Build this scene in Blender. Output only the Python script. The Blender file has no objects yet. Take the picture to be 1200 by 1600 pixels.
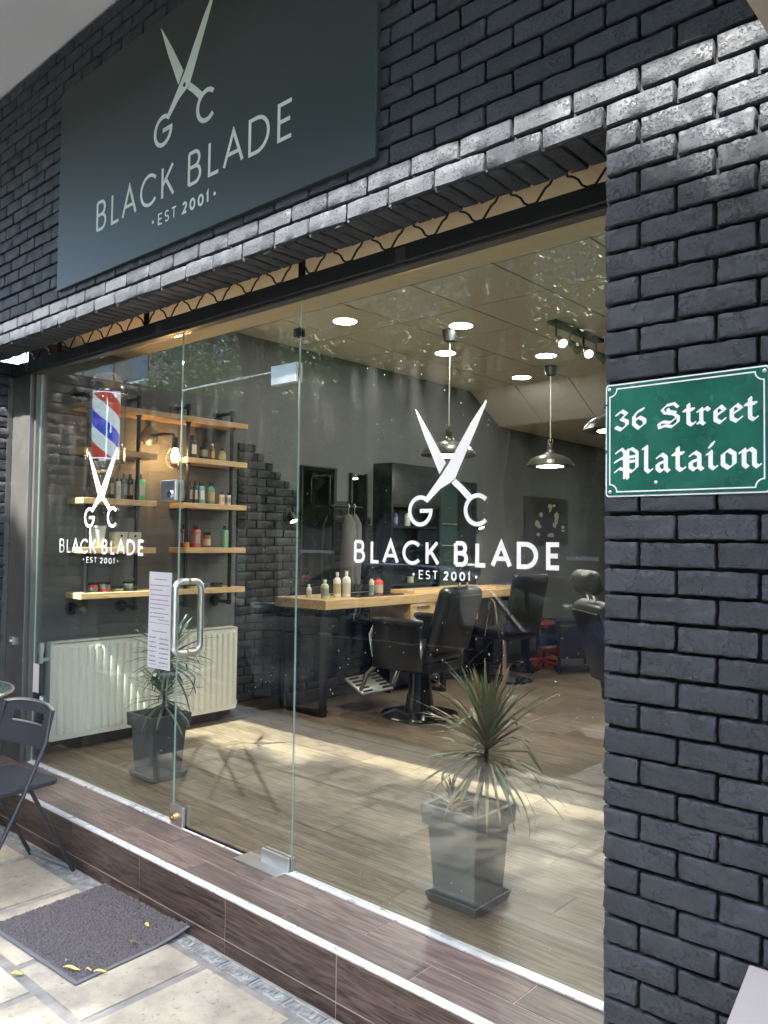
import bpy, bmesh, math, random
import numpy as np
from mathutils import Vector, Matrix, noise
R = math.radians
rnd = random.Random(7)

# ------------------------------------------------------------------ camera
sc = bpy.context.scene
COL = sc.collection
F_PX, YAW, PITCH, ROLL = 1246.14, 0.729539181, 0.0362859986, 0.0128212251
CAM = Vector((2.33231, -2.1, 1.28373))
_cy, _sy, _cp, _sp = math.cos(YAW), math.sin(YAW), math.cos(PITCH), math.sin(PITCH)
FWD = Vector((-_sy*_cp, _cy*_cp, _sp))
_r0 = Vector((_cy, _sy, 0)); _u0 = _r0.cross(FWD)
RGT = math.cos(ROLL)*_r0 + math.sin(ROLL)*_u0
UPV = -math.sin(ROLL)*_r0 + math.cos(ROLL)*_u0
cam_d = bpy.data.cameras.new('camera'); cam = bpy.data.objects.new('camera', cam_d); COL.objects.link(cam)
cam.matrix_world = Matrix(((RGT.x, UPV.x, -FWD.x, CAM.x), (RGT.y, UPV.y, -FWD.y, CAM.y), (RGT.z, UPV.z, -FWD.z, CAM.z), (0, 0, 0, 1)))
cam_d.sensor_fit = 'HORIZONTAL'; cam_d.sensor_width = 36.0; cam_d.lens = 36.0*F_PX/1200.0
cam_d.clip_start = 0.02; cam_d.clip_end = 500
sc.camera = cam

def screen(p):
    d = Vector(p) - CAM; z = d.dot(FWD)
    if z < 0.05: return None
    return 600 + F_PX*d.dot(RGT)/z, 800 - F_PX*d.dot(UPV)/z, z

# ------------------------------------------------------------------ world, sun, exposure
SUN_EL, SUN_AZ = 52.0, 6.0      # azimuth: degrees from -y towards +x
w = bpy.data.worlds.new('World'); sc.world = w; w.use_nodes = True
nt = w.node_tree; bg = nt.nodes['Background']
sky = nt.nodes.new('ShaderNodeTexSky'); sky.sky_type = 'NISHITA'; sky.sun_disc = False; sky.dust_density = 2.0; sky.ozone_density = 0.85
sky.sun_elevation = R(SUN_EL); sky.sun_rotation = R(180 - SUN_AZ)
nt.links.new(sky.outputs[0], bg.inputs[0]); bg.inputs[1].default_value = 0.15
sd = bpy.data.lights.new('sun', 'SUN'); sun = bpy.data.objects.new('sun', sd); COL.objects.link(sun)
sd.energy = 2.6; sd.angle = R(0.8); sd.color = (1.0, 0.95, 0.88)
_e, _a = R(SUN_EL), R(SUN_AZ)
SUNV = Vector((math.sin(_a)*math.cos(_e), -math.cos(_a)*math.cos(_e), math.sin(_e)))   # towards the sun
sun.rotation_euler = SUNV.to_track_quat('Z', 'Y').to_euler()
sc.view_settings.view_transform = 'Standard'; sc.view_settings.look = 'None'
sc.view_settings.gamma = 1.0; sc.view_settings.use_curve_mapping = False
sc.view_settings.exposure = 3.7
sc.cycles.max_bounces = 8; sc.cycles.diffuse_bounces = 4; sc.cycles.glossy_bounces = 4
sc.cycles.transmission_bounces = 4; sc.cycles.transparent_max_bounces = 24
sc.cycles.caustics_reflective = False; sc.cycles.caustics_refractive = False
sc.cycles.sample_clamp_indirect = 6.0
sc.cycles.use_denoising = True

# ------------------------------------------------------------------ materials
def new_mat(name):
    m = bpy.data.materials.new(name); m.use_nodes = True
    return m, m.node_tree, m.node_tree.nodes['Principled BSDF']
def N(nt, t, **k):
    n = nt.nodes.new(t)
    for a, v in k.items(): setattr(n, a, v)
    return n
def plain(name, col, rough=0.5, metal=0.0, bump=0.0, bscale=60, var=0.0, vscale=8, emit=None, estr=0, coat=0, spec=None, alpha=None, rvar=0):
    m, nt, b = new_mat(name)
    b.inputs['Base Color'].default_value = (*col, 1); b.inputs['Roughness'].default_value = rough; b.inputs['Metallic'].default_value = metal
    if coat: b.inputs['Coat Weight'].default_value = coat; b.inputs['Coat Roughness'].default_value = 0.05
    if spec is not None: b.inputs['Specular IOR Level'].default_value = spec
    if emit: b.inputs['Emission Color'].default_value = (*emit, 1); b.inputs['Emission Strength'].default_value = estr
    if var or bump or rvar:
        tc = N(nt, 'ShaderNodeTexCoord')
    if var:
        n = N(nt, 'ShaderNodeTexNoise'); n.inputs['Scale'].default_value = vscale; n.inputs['Detail'].default_value = 6
        nt.links.new(tc.outputs['Object'], n.inputs['Vector'])
        r = N(nt, 'ShaderNodeMapRange'); r.inputs[1].default_value = 0.3; r.inputs[2].default_value = 0.7
        r.inputs[3].default_value = 1-var; r.inputs[4].default_value = 1+var
        nt.links.new(n.outputs[0], r.inputs[0])
        mx = N(nt, 'ShaderNodeVectorMath', operation='SCALE'); mx.inputs[0].default_value = col
        nt.links.new(r.outputs[0], mx.inputs['Scale']); nt.links.new(mx.outputs[0], b.inputs['Base Color'])
    if rvar:
        n = N(nt, 'ShaderNodeTexNoise'); n.inputs['Scale'].default_value = 14; n.inputs['Detail'].default_value = 4
        nt.links.new(tc.outputs['Object'], n.inputs['Vector'])
        r = N(nt, 'ShaderNodeMapRange'); r.inputs[1].default_value = 0.3; r.inputs[2].default_value = 0.7
        r.inputs[3].default_value = max(0, rough-rvar); r.inputs[4].default_value = rough+rvar
        nt.links.new(n.outputs[0], r.inputs[0]); nt.links.new(r.outputs[0], b.inputs['Roughness'])
    if bump:
        n = N(nt, 'ShaderNodeTexNoise'); n.inputs['Scale'].default_value = bscale; n.inputs['Detail'].default_value = 8
        nt.links.new(tc.outputs['Object'], n.inputs['Vector'])
        bp = N(nt, 'ShaderNodeBump'); bp.inputs['Strength'].default_value = bump; bp.inputs['Distance'].default_value = 0.004
        nt.links.new(n.outputs[0], bp.inputs['Height']); nt.links.new(bp.outputs[0], b.inputs['Normal'])
    return m

def brick_mat(name, col, rough=0.5, amt=1.0):
    m, nt, b = new_mat(name)
    tc = N(nt, 'ShaderNodeTexCoord'); oi = N(nt, 'ShaderNodeObjectInfo')
    add = N(nt, 'ShaderNodeVectorMath', operation='ADD'); sca = N(nt, 'ShaderNodeVectorMath', operation='SCALE')
    cmb = N(nt, 'ShaderNodeCombineXYZ')
    for i in range(3): nt.links.new(oi.outputs['Random'], cmb.inputs[i])
    nt.links.new(cmb.outputs[0], sca.inputs[0]); sca.inputs['Scale'].default_value = 37.0
    nt.links.new(tc.outputs['Object'], add.inputs[0]); nt.links.new(sca.outputs[0], add.inputs[1])
    V = add.outputs[0]
    n1 = N(nt, 'ShaderNodeTexNoise'); n1.inputs['Scale'].default_value = 22; n1.inputs['Detail'].default_value = 3
    n2 = N(nt, 'ShaderNodeTexNoise'); n2.inputs['Scale'].default_value = 120; n2.inputs['Detail'].default_value = 6; n2.inputs['Roughness'].default_value = 0.65
    vo = N(nt, 'ShaderNodeTexVoronoi'); vo.feature = 'DISTANCE_TO_EDGE'; vo.inputs['Scale'].default_value = 13
    dist = N(nt, 'ShaderNodeVectorMath', operation='MULTIPLY_ADD')
    nt.links.new(n1.outputs['Color'], dist.inputs[0]); dist.inputs[1].default_value = (0.09, 0.09, 0.09); nt.links.new(V, dist.inputs[2])
    for t in (n1, n2): nt.links.new(V, t.inputs['Vector'])
    nt.links.new(dist.outputs[0], vo.inputs['Vector'])
    cr = N(nt, 'ShaderNodeMapRange'); cr.inputs[1].default_value = 0.0; cr.inputs[2].default_value = 0.06; cr.inputs[3].default_value = -0.35; cr.inputs[4].default_value = 0
    nt.links.new(vo.outputs['Distance'], cr.inputs[0])
    gate = N(nt, 'ShaderNodeMapRange'); gate.inputs[1].default_value = 0.5; gate.inputs[2].default_value = 0.62
    nt.links.new(n1.outputs[0], gate.inputs[0])
    mul = N(nt, 'ShaderNodeMath', operation='MULTIPLY'); nt.links.new(cr.outputs[0], mul.inputs[0]); nt.links.new(gate.outputs[0], mul.inputs[1])
    pit = N(nt, 'ShaderNodeMapRange'); pit.inputs[1].default_value = 0.33; pit.inputs[2].default_value = 0.48; pit.inputs[3].default_value = -1.2; pit.inputs[4].default_value = 0.0
    nt.links.new(n2.outputs[0], pit.inputs[0])
    pg = N(nt, 'ShaderNodeMapRange'); pg.inputs[1].default_value = 0.42; pg.inputs[2].default_value = 0.58; pg.inputs[3].default_value = 0.15; pg.inputs[4].default_value = 1.0
    nt.links.new(n1.outputs[0], pg.inputs[0])
    mul2 = N(nt, 'ShaderNodeMath', operation='MULTIPLY'); nt.links.new(pit.outputs[0], mul2.inputs[0]); nt.links.new(pg.outputs[0], mul2.inputs[1])
    s = N(nt, 'ShaderNodeMath', operation='ADD'); nt.links.new(mul.outputs[0], s.inputs[0]); nt.links.new(mul2.outputs[0], s.inputs[1])
    s2 = N(nt, 'ShaderNodeMath', operation='MULTIPLY_ADD'); nt.links.new(n1.outputs[0], s2.inputs[0]); s2.inputs[1].default_value = 1.6; nt.links.new(s.outputs[0], s2.inputs[2])
    bp = N(nt, 'ShaderNodeBump'); bp.inputs['Strength'].default_value = 0.7*amt; bp.inputs['Distance'].default_value = 0.0042
    nt.links.new(s2.outputs[0], bp.inputs['Height']); nt.links.new(bp.outputs[0], b.inputs['Normal'])
    mr = N(nt, 'ShaderNodeMapRange'); mr.inputs[3].default_value = 0.82; mr.inputs[4].default_value = 1.25; nt.links.new(oi.outputs['Random'], mr.inputs[0])
    mr2 = N(nt, 'ShaderNodeMapRange'); mr2.inputs[1].default_value = 0.3; mr2.inputs[2].default_value = 0.7; mr2.inputs[3].default_value = 0.85; mr2.inputs[4].default_value = 1.2
    nt.links.new(n2.outputs[0], mr2.inputs[0])
    mm = N(nt, 'ShaderNodeMath', operation='MULTIPLY'); nt.links.new(mr.outputs[0], mm.inputs[0]); nt.links.new(mr2.outputs[0], mm.inputs[1])
    sc_ = N(nt, 'ShaderNodeVectorMath', operation='SCALE'); sc_.inputs[0].default_value = col; nt.links.new(mm.outputs[0], sc_.inputs['Scale'])
    nt.links.new(sc_.outputs[0], b.inputs['Base Color']); b.inputs['Roughness'].default_value = rough; b.inputs['Specular IOR Level'].default_value = 0.35
    return m

def wood_mat(name, c1, c2, rough=0.45, axis='x', scale=1.0, bump=0.15):
    m, nt, b = new_mat(name)
    tc = N(nt, 'ShaderNodeTexCoord'); oi = N(nt, 'ShaderNodeObjectInfo')
    cmb = N(nt, 'ShaderNodeCombineXYZ'); sca = N(nt, 'ShaderNodeVectorMath', operation='SCALE'); sca.inputs['Scale'].default_value = 29.0
    for i in range(3): nt.links.new(oi.outputs['Random'], cmb.inputs[i])
    nt.links.new(cmb.outputs[0], sca.inputs[0])
    mp = N(nt, 'ShaderNodeMapping')
    s = {'x': (1.2, 16, 16), 'y': (16, 1.2, 16), 'z': (16, 16, 1.2)}[axis]
    mp.inputs['Scale'].default_value = tuple(v*scale for v in s)
    add = N(nt, 'ShaderNodeVectorMath', operation='ADD'); nt.links.new(tc.outputs['Object'], mp.inputs['Vector'])
    nt.links.new(mp.outputs[0], add.inputs[0]); nt.links.new(sca.outputs[0], add.inputs[1])
    n1 = N(nt, 'ShaderNodeTexNoise'); n1.inputs['Scale'].default_value = 1.2; n1.inputs['Detail'].default_value = 7; n1.inputs['Distortion'].default_value = 0.9
    n2 = N(nt, 'ShaderNodeTexNoise'); n2.inputs['Scale'].default_value = 5.5; n2.inputs['Detail'].default_value = 5
    nt.links.new(add.outputs[0], n1.inputs['Vector']); nt.links.new(add.outputs[0], n2.inputs['Vector'])
    wv = N(nt, 'ShaderNodeMath', operation='SINE'); ml = N(nt, 'ShaderNodeMath', operation='MULTIPLY'); ml.inputs[1].default_value = 42.0
    nt.links.new(n1.outputs[0], ml.inputs[0]); nt.links.new(ml.outputs[0], wv.inputs[0])
    a1 = N(nt, 'ShaderNodeMath', operation='MULTIPLY_ADD'); nt.links.new(wv.outputs[0], a1.inputs[0]); a1.inputs[1].default_value = 0.16; nt.links.new(n2.outputs[0], a1.inputs[2])
    r = N(nt, 'ShaderNodeMapRange'); r.inputs[1].default_value = 0.25; r.inputs[2].default_value = 0.75; nt.links.new(a1.outputs[0], r.inputs[0])
    mx = N(nt, 'ShaderNodeMix', data_type='RGBA'); mx.inputs['A'].default_value = (*c1, 1); mx.inputs['B'].default_value = (*c2, 1)
    nt.links.new(r.outputs[0], mx.inputs['Factor'])
    mr = N(nt, 'ShaderNodeMapRange'); mr.inputs[3].default_value = 0.8; mr.inputs[4].default_value = 1.2; nt.links.new(oi.outputs['Random'], mr.inputs[0])
    sc_ = N(nt, 'ShaderNodeVectorMath', operation='SCALE'); nt.links.new(mx.outputs['Result'], sc_.inputs[0]); nt.links.new(mr.outputs[0], sc_.inputs['Scale'])
    nt.links.new(sc_.outputs[0], b.inputs['Base Color']); b.inputs['Roughness'].default_value = rough
    bp = N(nt, 'ShaderNodeBump'); bp.inputs['Strength'].default_value = bump; bp.inputs['Distance'].default_value = 0.002
    nt.links.new(a1.outputs[0], bp.inputs['Height']); nt.links.new(bp.outputs[0], b.inputs['Normal'])
    return m

def stone_mat(name, c1, c2):
    m, nt, b = new_mat(name)
    tc = N(nt, 'ShaderNodeTexCoord'); oi = N(nt, 'ShaderNodeObjectInfo')
    cmb = N(nt, 'ShaderNodeCombineXYZ'); sca = N(nt, 'ShaderNodeVectorMath', operation='SCALE'); sca.inputs['Scale'].default_value = 19.0
    for i in range(3): nt.links.new(oi.outputs['Random'], cmb.inputs[i])
    nt.links.new(cmb.outputs[0], sca.inputs[0])
    add = N(nt, 'ShaderNodeVectorMath', operation='ADD'); nt.links.new(tc.outputs['Object'], add.inputs[0]); nt.links.new(sca.outputs[0], add.inputs[1])
    n1 = N(nt, 'ShaderNodeTexNoise'); n1.inputs['Scale'].default_value = 6; n1.inputs['Detail'].default_value = 9; n1.inputs['Roughness'].default_value = 0.62
    n2 = N(nt, 'ShaderNodeTexNoise'); n2.inputs['Scale'].default_value = 45; n2.inputs['Detail'].default_value = 6
    for t in (n1, n2): nt.links.new(add.outputs[0], t.inputs['Vector'])
    r = N(nt, 'ShaderNodeMapRange'); r.inputs[1].default_value = 0.35; r.inputs[2].default_value = 0.62; nt.links.new(n1.outputs[0], r.inputs[0])
    mx = N(nt, 'ShaderNodeMix', data_type='RGBA'); mx.inputs['A'].default_value = (*c1, 1); mx.inputs['B'].default_value = (*c2, 1); nt.links.new(r.outputs[0], mx.inputs['Factor'])
    sp = N(nt, 'ShaderNodeMapRange'); sp.inputs[1].default_value = 0.28; sp.inputs[2].default_value = 0.4; sp.inputs[3].default_value = 0.6; sp.inputs[4].default_value = 1.0; nt.links.new(n2.outputs[0], sp.inputs[0])
    tco = N(nt, 'ShaderNodeNewGeometry'); n3 = N(nt, 'ShaderNodeTexNoise'); n3.inputs['Scale'].default_value = 1.7; n3.inputs['Detail'].default_value = 7; n3.inputs['Roughness'].default_value = 0.6
    nt.links.new(tco.outputs['Position'], n3.inputs['Vector'])
    mr = N(nt, 'ShaderNodeMapRange'); mr.inputs[1].default_value = 0.36; mr.inputs[2].default_value = 0.6; mr.inputs[3].default_value = 0.62; mr.inputs[4].default_value = 1.08; nt.links.new(n3.outputs[0], mr.inputs[0])
    mm = N(nt, 'ShaderNodeMath', operation='MULTIPLY'); nt.links.new(sp.outputs[0], mm.inputs[0]); nt.links.new(mr.outputs[0], mm.inputs[1])
    sc_ = N(nt, 'ShaderNodeVectorMath', operation='SCALE'); nt.links.new(mx.outputs['Result'], sc_.inputs[0]); nt.links.new(mm.outputs[0], sc_.inputs['Scale'])
    nt.links.new(sc_.outputs[0], b.inputs['Base Color']); b.inputs['Roughness'].default_value = 0.75
    s = N(nt, 'ShaderNodeMath', operation='MULTIPLY_ADD'); nt.links.new(n1.outputs[0], s.inputs[0]); s.inputs[1].default_value = 2.0; nt.links.new(n2.outputs[0], s.inputs[2])
    bp = N(nt, 'ShaderNodeBump'); bp.inputs['Strength'].default_value = 0.4; bp.inputs['Distance'].default_value = 0.004
    nt.links.new(s.outputs[0], bp.inputs['Height']); nt.links.new(bp.outputs[0], b.inputs['Normal'])
    return m

def glass_mat(name, tint=(0.93, 0.97, 0.95), base=0.045, dirt=0.0):
    m, nt, b = new_mat(name); nt.nodes.remove(b); out = nt.nodes['Material Output']
    g = N(nt, 'ShaderNodeNewGeometry'); dt = N(nt, 'ShaderNodeVectorMath', operation='DOT_PRODUCT')
    nt.links.new(g.outputs['Incoming'], dt.inputs[0]); nt.links.new(g.outputs['Normal'], dt.inputs[1])
    ab = N(nt, 'ShaderNodeMath', operation='ABSOLUTE'); nt.links.new(dt.outputs['Value'], ab.inputs[0])
    s1 = N(nt, 'ShaderNodeMath', operation='SUBTRACT'); s1.inputs[0].default_value = 1; nt.links.new(ab.outputs[0], s1.inputs[1])
    pw = N(nt, 'ShaderNodeMath', operation='POWER'); nt.links.new(s1.outputs[0], pw.inputs[0]); pw.inputs[1].default_value = 5
    ma = N(nt, 'ShaderNodeMath', operation='MULTIPLY_ADD'); nt.links.new(pw.outputs[0], ma.inputs[0]); ma.inputs[1].default_value = 1-base; ma.inputs[2].default_value = base
    tr = N(nt, 'ShaderNodeBsdfTransparent'); tr.inputs[0].default_value = (*tint, 1)
    gl = N(nt, 'ShaderNodeBsdfGlossy'); gl.inputs['Roughness'].default_value = 0.0; gl.inputs[0].default_value = (1, 1, 1, 1)
    mx = N(nt, 'ShaderNodeMixShader'); nt.links.new(ma.outputs[0], mx.inputs[0]); nt.links.new(tr.outputs[0], mx.inputs[1]); nt.links.new(gl.outputs[0], mx.inputs[2])
    last = mx
    if dirt:
        tc = N(nt, 'ShaderNodeTexCoord')
        vo = N(nt, 'ShaderNodeTexVoronoi'); vo.inputs['Scale'].default_value = 26; nt.links.new(tc.outputs['Object'], vo.inputs['Vector'])
        n0 = N(nt, 'ShaderNodeTexNoise'); n0.inputs['Scale'].default_value = 3.0; n0.inputs['Detail'].default_value = 4; nt.links.new(tc.outputs['Object'], n0.inputs['Vector'])
        th = N(nt, 'ShaderNodeMapRange'); th.inputs[1].default_value = 0.40; th.inputs[2].default_value = 0.66; th.inputs[3].default_value = 0.0; th.inputs[4].default_value = 0.085
        nt.links.new(n0.outputs[0], th.inputs[0])
        lt = N(nt, 'ShaderNodeMath', operation='LESS_THAN'); nt.links.new(vo.outputs['Distance'], lt.inputs[0]); nt.links.new(th.outputs[0], lt.inputs[1])
        mp = N(nt, 'ShaderNodeMapping'); mp.inputs['Scale'].default_value = (14, 14, 3); nt.links.new(tc.outputs['Object'], mp.inputs['Vector'])
        n2 = N(nt, 'ShaderNodeTexNoise'); n2.inputs['Scale'].default_value = 1.0; n2.inputs['Detail'].default_value = 8; nt.links.new(mp.outputs[0], n2.inputs['Vector'])
        sm = N(nt, 'ShaderNodeMapRange'); sm.inputs[1].default_value = 0.5; sm.inputs[2].default_value = 0.8; sm.inputs[3].default_value = 0.0; sm.inputs[4].default_value = 0.014*dirt
        nt.links.new(n2.outputs[0], sm.inputs[0])
        a = N(nt, 'ShaderNodeMath', operation='MULTIPLY_ADD'); nt.links.new(lt.outputs[0], a.inputs[0]); a.inputs[1].default_value = 0.3*dirt; nt.links.new(sm.outputs[0], a.inputs[2])
        df = N(nt, 'ShaderNodeBsdfDiffuse'); df.inputs[0].default_value = (0.85, 0.85, 0.83, 1); tl = N(nt, 'ShaderNodeBsdfTranslucent'); tl.inputs[0].default_value = (0.85, 0.85, 0.83, 1); dd = N(nt, 'ShaderNodeAddShader'); nt.links.new(df.outputs[0], dd.inputs[0]); nt.links.new(tl.outputs[0], dd.inputs[1])
        m2 = N(nt, 'ShaderNodeMixShader'); nt.links.new(a.outputs[0], m2.inputs[0]); nt.links.new(mx.outputs[0], m2.inputs[1]); nt.links.new(dd.outputs[0], m2.inputs[2]); last = m2
    nt.links.new(last.outputs[0], out.inputs[0])
    return m

def leaf_mat(name, c1, c2, c3=None, rough=0.5, trans=0.3):
    m, nt, b = new_mat(name)
    at = N(nt, 'ShaderNodeAttribute'); at.attribute_name = 'tone'
    cr = N(nt, 'ShaderNodeValToRGB'); cr.color_ramp.elements[0].color = (*c1, 1); cr.color_ramp.elements[1].color = (*c2, 1)
    if c3: e = cr.color_ramp.elements.new(0.8); e.color = (*c3, 1)
    nt.links.new(at.outputs['Fac'], cr.inputs[0]); nt.links.new(cr.outputs[0], b.inputs['Base Color'])
    b.inputs['Roughness'].default_value = rough
    tl = N(nt, 'ShaderNodeBsdfTranslucent'); nt.links.new(cr.outputs[0], tl.inputs[0])
    mx = N(nt, 'ShaderNodeMixShader'); mx.inputs[0].default_value = trans
    nt.links.new(b.outputs[0], mx.inputs[1]); nt.links.new(tl.outputs[0], mx.inputs[2]); nt.links.new(mx.outputs[0], nt.nodes['Material Output'].inputs[0])
    return m

M = {}
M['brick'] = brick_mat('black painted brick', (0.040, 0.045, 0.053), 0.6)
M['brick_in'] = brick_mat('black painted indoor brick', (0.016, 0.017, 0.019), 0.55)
M['mortar'] = plain('black painted mortar', (0.009, 0.010, 0.012), 0.8, bump=0.3)
M['board'] = plain('dark sign board', (0.020, 0.034, 0.030), 0.52, var=0.06, vscale=1.5)
M['cream_letter'] = plain('pale green grey letter', (0.74, 0.80, 0.71), 0.5)
M['white_vinyl'] = plain('white vinyl', (0.9, 0.9, 0.93), 0.5, emit=None)
M['soffit_white'] = plain('white overhang plaster', (0.86, 0.86, 0.86), 0.8, bump=0.2, bscale=20, var=0.05, vscale=2)
M['cream'] = plain('cream plaster', (0.82, 0.70, 0.50), 0.7, var=0.04, vscale=3)
M['frame'] = plain('grey metal frame', (0.13, 0.13, 0.125), 0.42, metal=0.6, var=0.1, vscale=5, rvar=0.08)
M['beam'] = plain('dark metal beam', (0.035, 0.037, 0.040), 0.45, metal=0.2, rvar=0.1)
M['black_metal'] = plain('black metal', (0.018, 0.018, 0.02), 0.4, metal=0.3)
M['black_gloss'] = plain('glossy black metal', (0.012, 0.012, 0.014), 0.12, coat=0.6)
M['steel'] = plain('brushed steel', (0.72, 0.72, 0.70), 0.36, metal=1.0, rvar=0.06)
M['chrome'] = plain('chrome', (0.75, 0.75, 0.77), 0.07, metal=1.0)
M['alu'] = plain('bright aluminium trim', (0.84, 0.85, 0.86), 0.34, metal=0.35, var=0.14, vscale=22, rvar=0.12)
M['glass'] = glass_mat('shop glass', base=0.056, dirt=1.0)
M['glass_edge'] = plain('green glass edge', (0.45, 0.62, 0.58), 0.2)
M['dome'] = glass_mat('dome glass', (0.80, 0.88, 0.87), 0.38)
M['clear'] = glass_mat('clear glass', (0.88, 0.94, 0.92), 0.17)
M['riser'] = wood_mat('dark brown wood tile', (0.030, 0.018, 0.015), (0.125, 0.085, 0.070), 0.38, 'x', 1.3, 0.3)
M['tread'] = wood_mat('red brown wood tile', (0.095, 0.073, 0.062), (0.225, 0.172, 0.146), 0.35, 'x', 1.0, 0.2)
M['grout'] = plain('pale grout', (0.50, 0.42, 0.37), 0.8)
M['plank'] = wood_mat('brown oak plank', (0.085, 0.060, 0.042), (0.22, 0.165, 0.118), 0.38, 'x', 1.0, 0.12)
M['plank_gap'] = plain('dark plank gap', (0.03, 0.022, 0.018), 0.8)
M['slab'] = stone_mat('beige stone slab', (0.40, 0.365, 0.29), (0.62, 0.55, 0.41))
M['pav_grout'] = plain('grey cement joint', (0.26, 0.25, 0.225), 0.85, bump=0.5, bscale=90, var=0.25, vscale=14)
M['drain'] = plain('grey cast drain stone', (0.30, 0.31, 0.29), 0.7, bump=0.6, bscale=80, var=0.45, vscale=30)
M['asphalt'] = plain('asphalt', (0.07, 0.07, 0.072), 0.85, bump=0.5, bscale=120, var=0.15, vscale=5)
M['grey_wall'] = plain('warm grey plaster', (0.125, 0.127, 0.126), 0.75, var=0.05, vscale=3, bump=0.1, bscale=25)
M['ceil'] = plain('pale ceiling tile', (0.66, 0.65, 0.60), 0.85, bump=0.15, bscale=150)
M['ceil_gap'] = plain('ceiling grid groove', (0.10, 0.09, 0.075), 0.8)
M['radiator'] = plain('cream enamel radiator', (0.80, 0.79, 0.72), 0.4)
M['oak'] = wood_mat('honey oak board', (0.58, 0.36, 0.17), (0.74, 0.50, 0.27), 0.4, 'y', 1.0, 0.05)
M['oak_x'] = wood_mat('honey oak counter', (0.62, 0.40, 0.19), (0.78, 0.54, 0.29), 0.4, 'y', 0.7, 0.05)
M['dark_skirt'] = wood_mat('dark brown skirting', (0.04, 0.027, 0.02), (0.09, 0.06, 0.045), 0.5, 'y')
M['pot'] = plain('grey plastic planter', (0.085, 0.09, 0.095), 0.42, rvar=0.05)
M['soil'] = plain('dry potting soil', (0.10, 0.08, 0.06), 0.95, bump=1.0, bscale=80, var=0.5, vscale=60)
M['mat_pile'] = plain('grey brown mat pile', (0.115, 0.103, 0.103), 0.85, bump=1.0, bscale=260, var=0.35, vscale=120)
M['mat_rubber'] = plain('grey mat rubber', (0.17, 0.17, 0.175), 0.6)
M['led'] = plain('lit led panel', (1, 1, 1), 0.5, emit=(1.0, 0.965, 0.91), estr=13)
M['spot_lens'] = plain('lit spotlight lens', (1, 1, 1), 0.5, emit=(1.0, 0.95, 0.85), estr=1.2)
M['led_in'] = plain('lit lamp underside', (1, 1, 1), 0.5, emit=(1.0, 0.93, 0.82), estr=12)
M['bulb'] = plain('glowing filament bulb', (1, 0.7, 0.4), 0.4, emit=(1.0, 0.55, 0.22), estr=22)
M['shade'] = plain('olive grey enamel shade', (0.10, 0.095, 0.08), 0.3, metal=0.5)
M['brass'] = plain('brass', (0.6, 0.42, 0.16), 0.3, metal=1.0)
M['cord'] = plain('pale cord', (0.55, 0.53, 0.45), 0.7)
M['leather'] = plain('black leather', (0.014, 0.014, 0.016), 0.32, bump=0.15, bscale=120)
M['grey_leather'] = plain('worn dark grey leather', (0.05, 0.05, 0.048), 0.4, bump=0.15, bscale=120)
M['black_panel'] = plain('black cabinet laminate', (0.012, 0.014, 0.018), 0.25)
M['green_panel'] = plain('dark green glass panel', (0.03, 0.05, 0.048), 0.15)
M['mirror'] = plain('dark mirror', (0.30, 0.32, 0.32), 0.02, metal=1.0)
M['shirt'] = plain('grey hanging cloth', (0.10, 0.095, 0.09), 0.85, bump=0.4, bscale=30)
M['poster'] = plain('charcoal poster print', (0.045, 0.043, 0.040), 0.5)
M['poster_fig'] = plain('pale poster print', (0.50, 0.46, 0.33), 0.5)
M['paper'] = plain('white paper', (0.50, 0.51, 0.55), 0.7)
M['ink'] = plain('grey blue ink', (0.07, 0.08, 0.13), 0.8)
M['sign_green'] = plain('green enamel', (0.018, 0.120, 0.083), 0.25, coat=0.3, var=0.28, vscale=11, rvar=0.1)
M['sign_white'] = plain('white enamel', (0.84, 0.86, 0.84), 0.3)
M['pole_white'] = plain('lit barber pole white', (0.6, 0.6, 0.68), 0.4, emit=(0.82, 0.85, 1.0), estr=0.055)
M['pole_red'] = plain('lit barber pole red', (0.7, 0.05, 0.04), 0.4, emit=(0.85, 0.06, 0.04), estr=0.036)
M['pole_blue'] = plain('lit barber pole blue', (0.03, 0.05, 0.6), 0.4, emit=(0.04, 0.07, 0.85), estr=0.045)
M['chair_black'] = plain('black folding chair plastic', (0.035, 0.037, 0.045), 0.38, metal=0.1)
M['table_top'] = plain('green glass table top', (0.07, 0.12, 0.11), 0.12)
M['car_blue'] = plain('dark blue car paint', (0.008, 0.014, 0.05), 0.15, coat=1.0)
M['car_grey'] = plain('dark grey car paint', (0.03, 0.032, 0.034), 0.2, coat=1.0)
M['car_green'] = plain('dark green car paint', (0.010, 0.03, 0.022), 0.2, coat=1.0)
M['car_glass'] = glass_mat('car window glass', (0.72, 0.80, 0.78), 0.06)
M['tyre'] = plain('tyre rubber', (0.015, 0.015, 0.015), 0.8)
M['bark'] = plain('tree bark', (0.055, 0.045, 0.035), 0.9, bump=0.8, bscale=20)
M['tree_leaf'] = leaf_mat('tree leaf', (0.03, 0.075, 0.02), (0.075, 0.14, 0.035))
M['plant_leaf'] = leaf_mat('dracaena leaf', (0.08, 0.19, 0.08), (0.55, 0.58, 0.42), (0.30, 0.15, 0.09), 0.35, 0.2)
M['plant_leaf_dark'] = leaf_mat('dark dracaena leaf', (0.03, 0.06, 0.045), (0.26, 0.32, 0.27), None, 0.4, 0.2)
M['facade'] = plain('ochre stucco', (0.25, 0.21, 0.16), 0.85, var=0.08, vscale=1)
M['window'] = plain('dark window', (0.04, 0.05, 0.06), 0.08)
M['dry_leaf'] = plain('yellow dry leaf', (0.62, 0.48, 0.16), 0.6)
M['brown_leaf'] = plain('olive brown dry leaf', (0.22, 0.17, 0.05), 0.6)
M['red'] = plain('red plastic', (0.13, 0.008, 0.014), 0.35)
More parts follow.
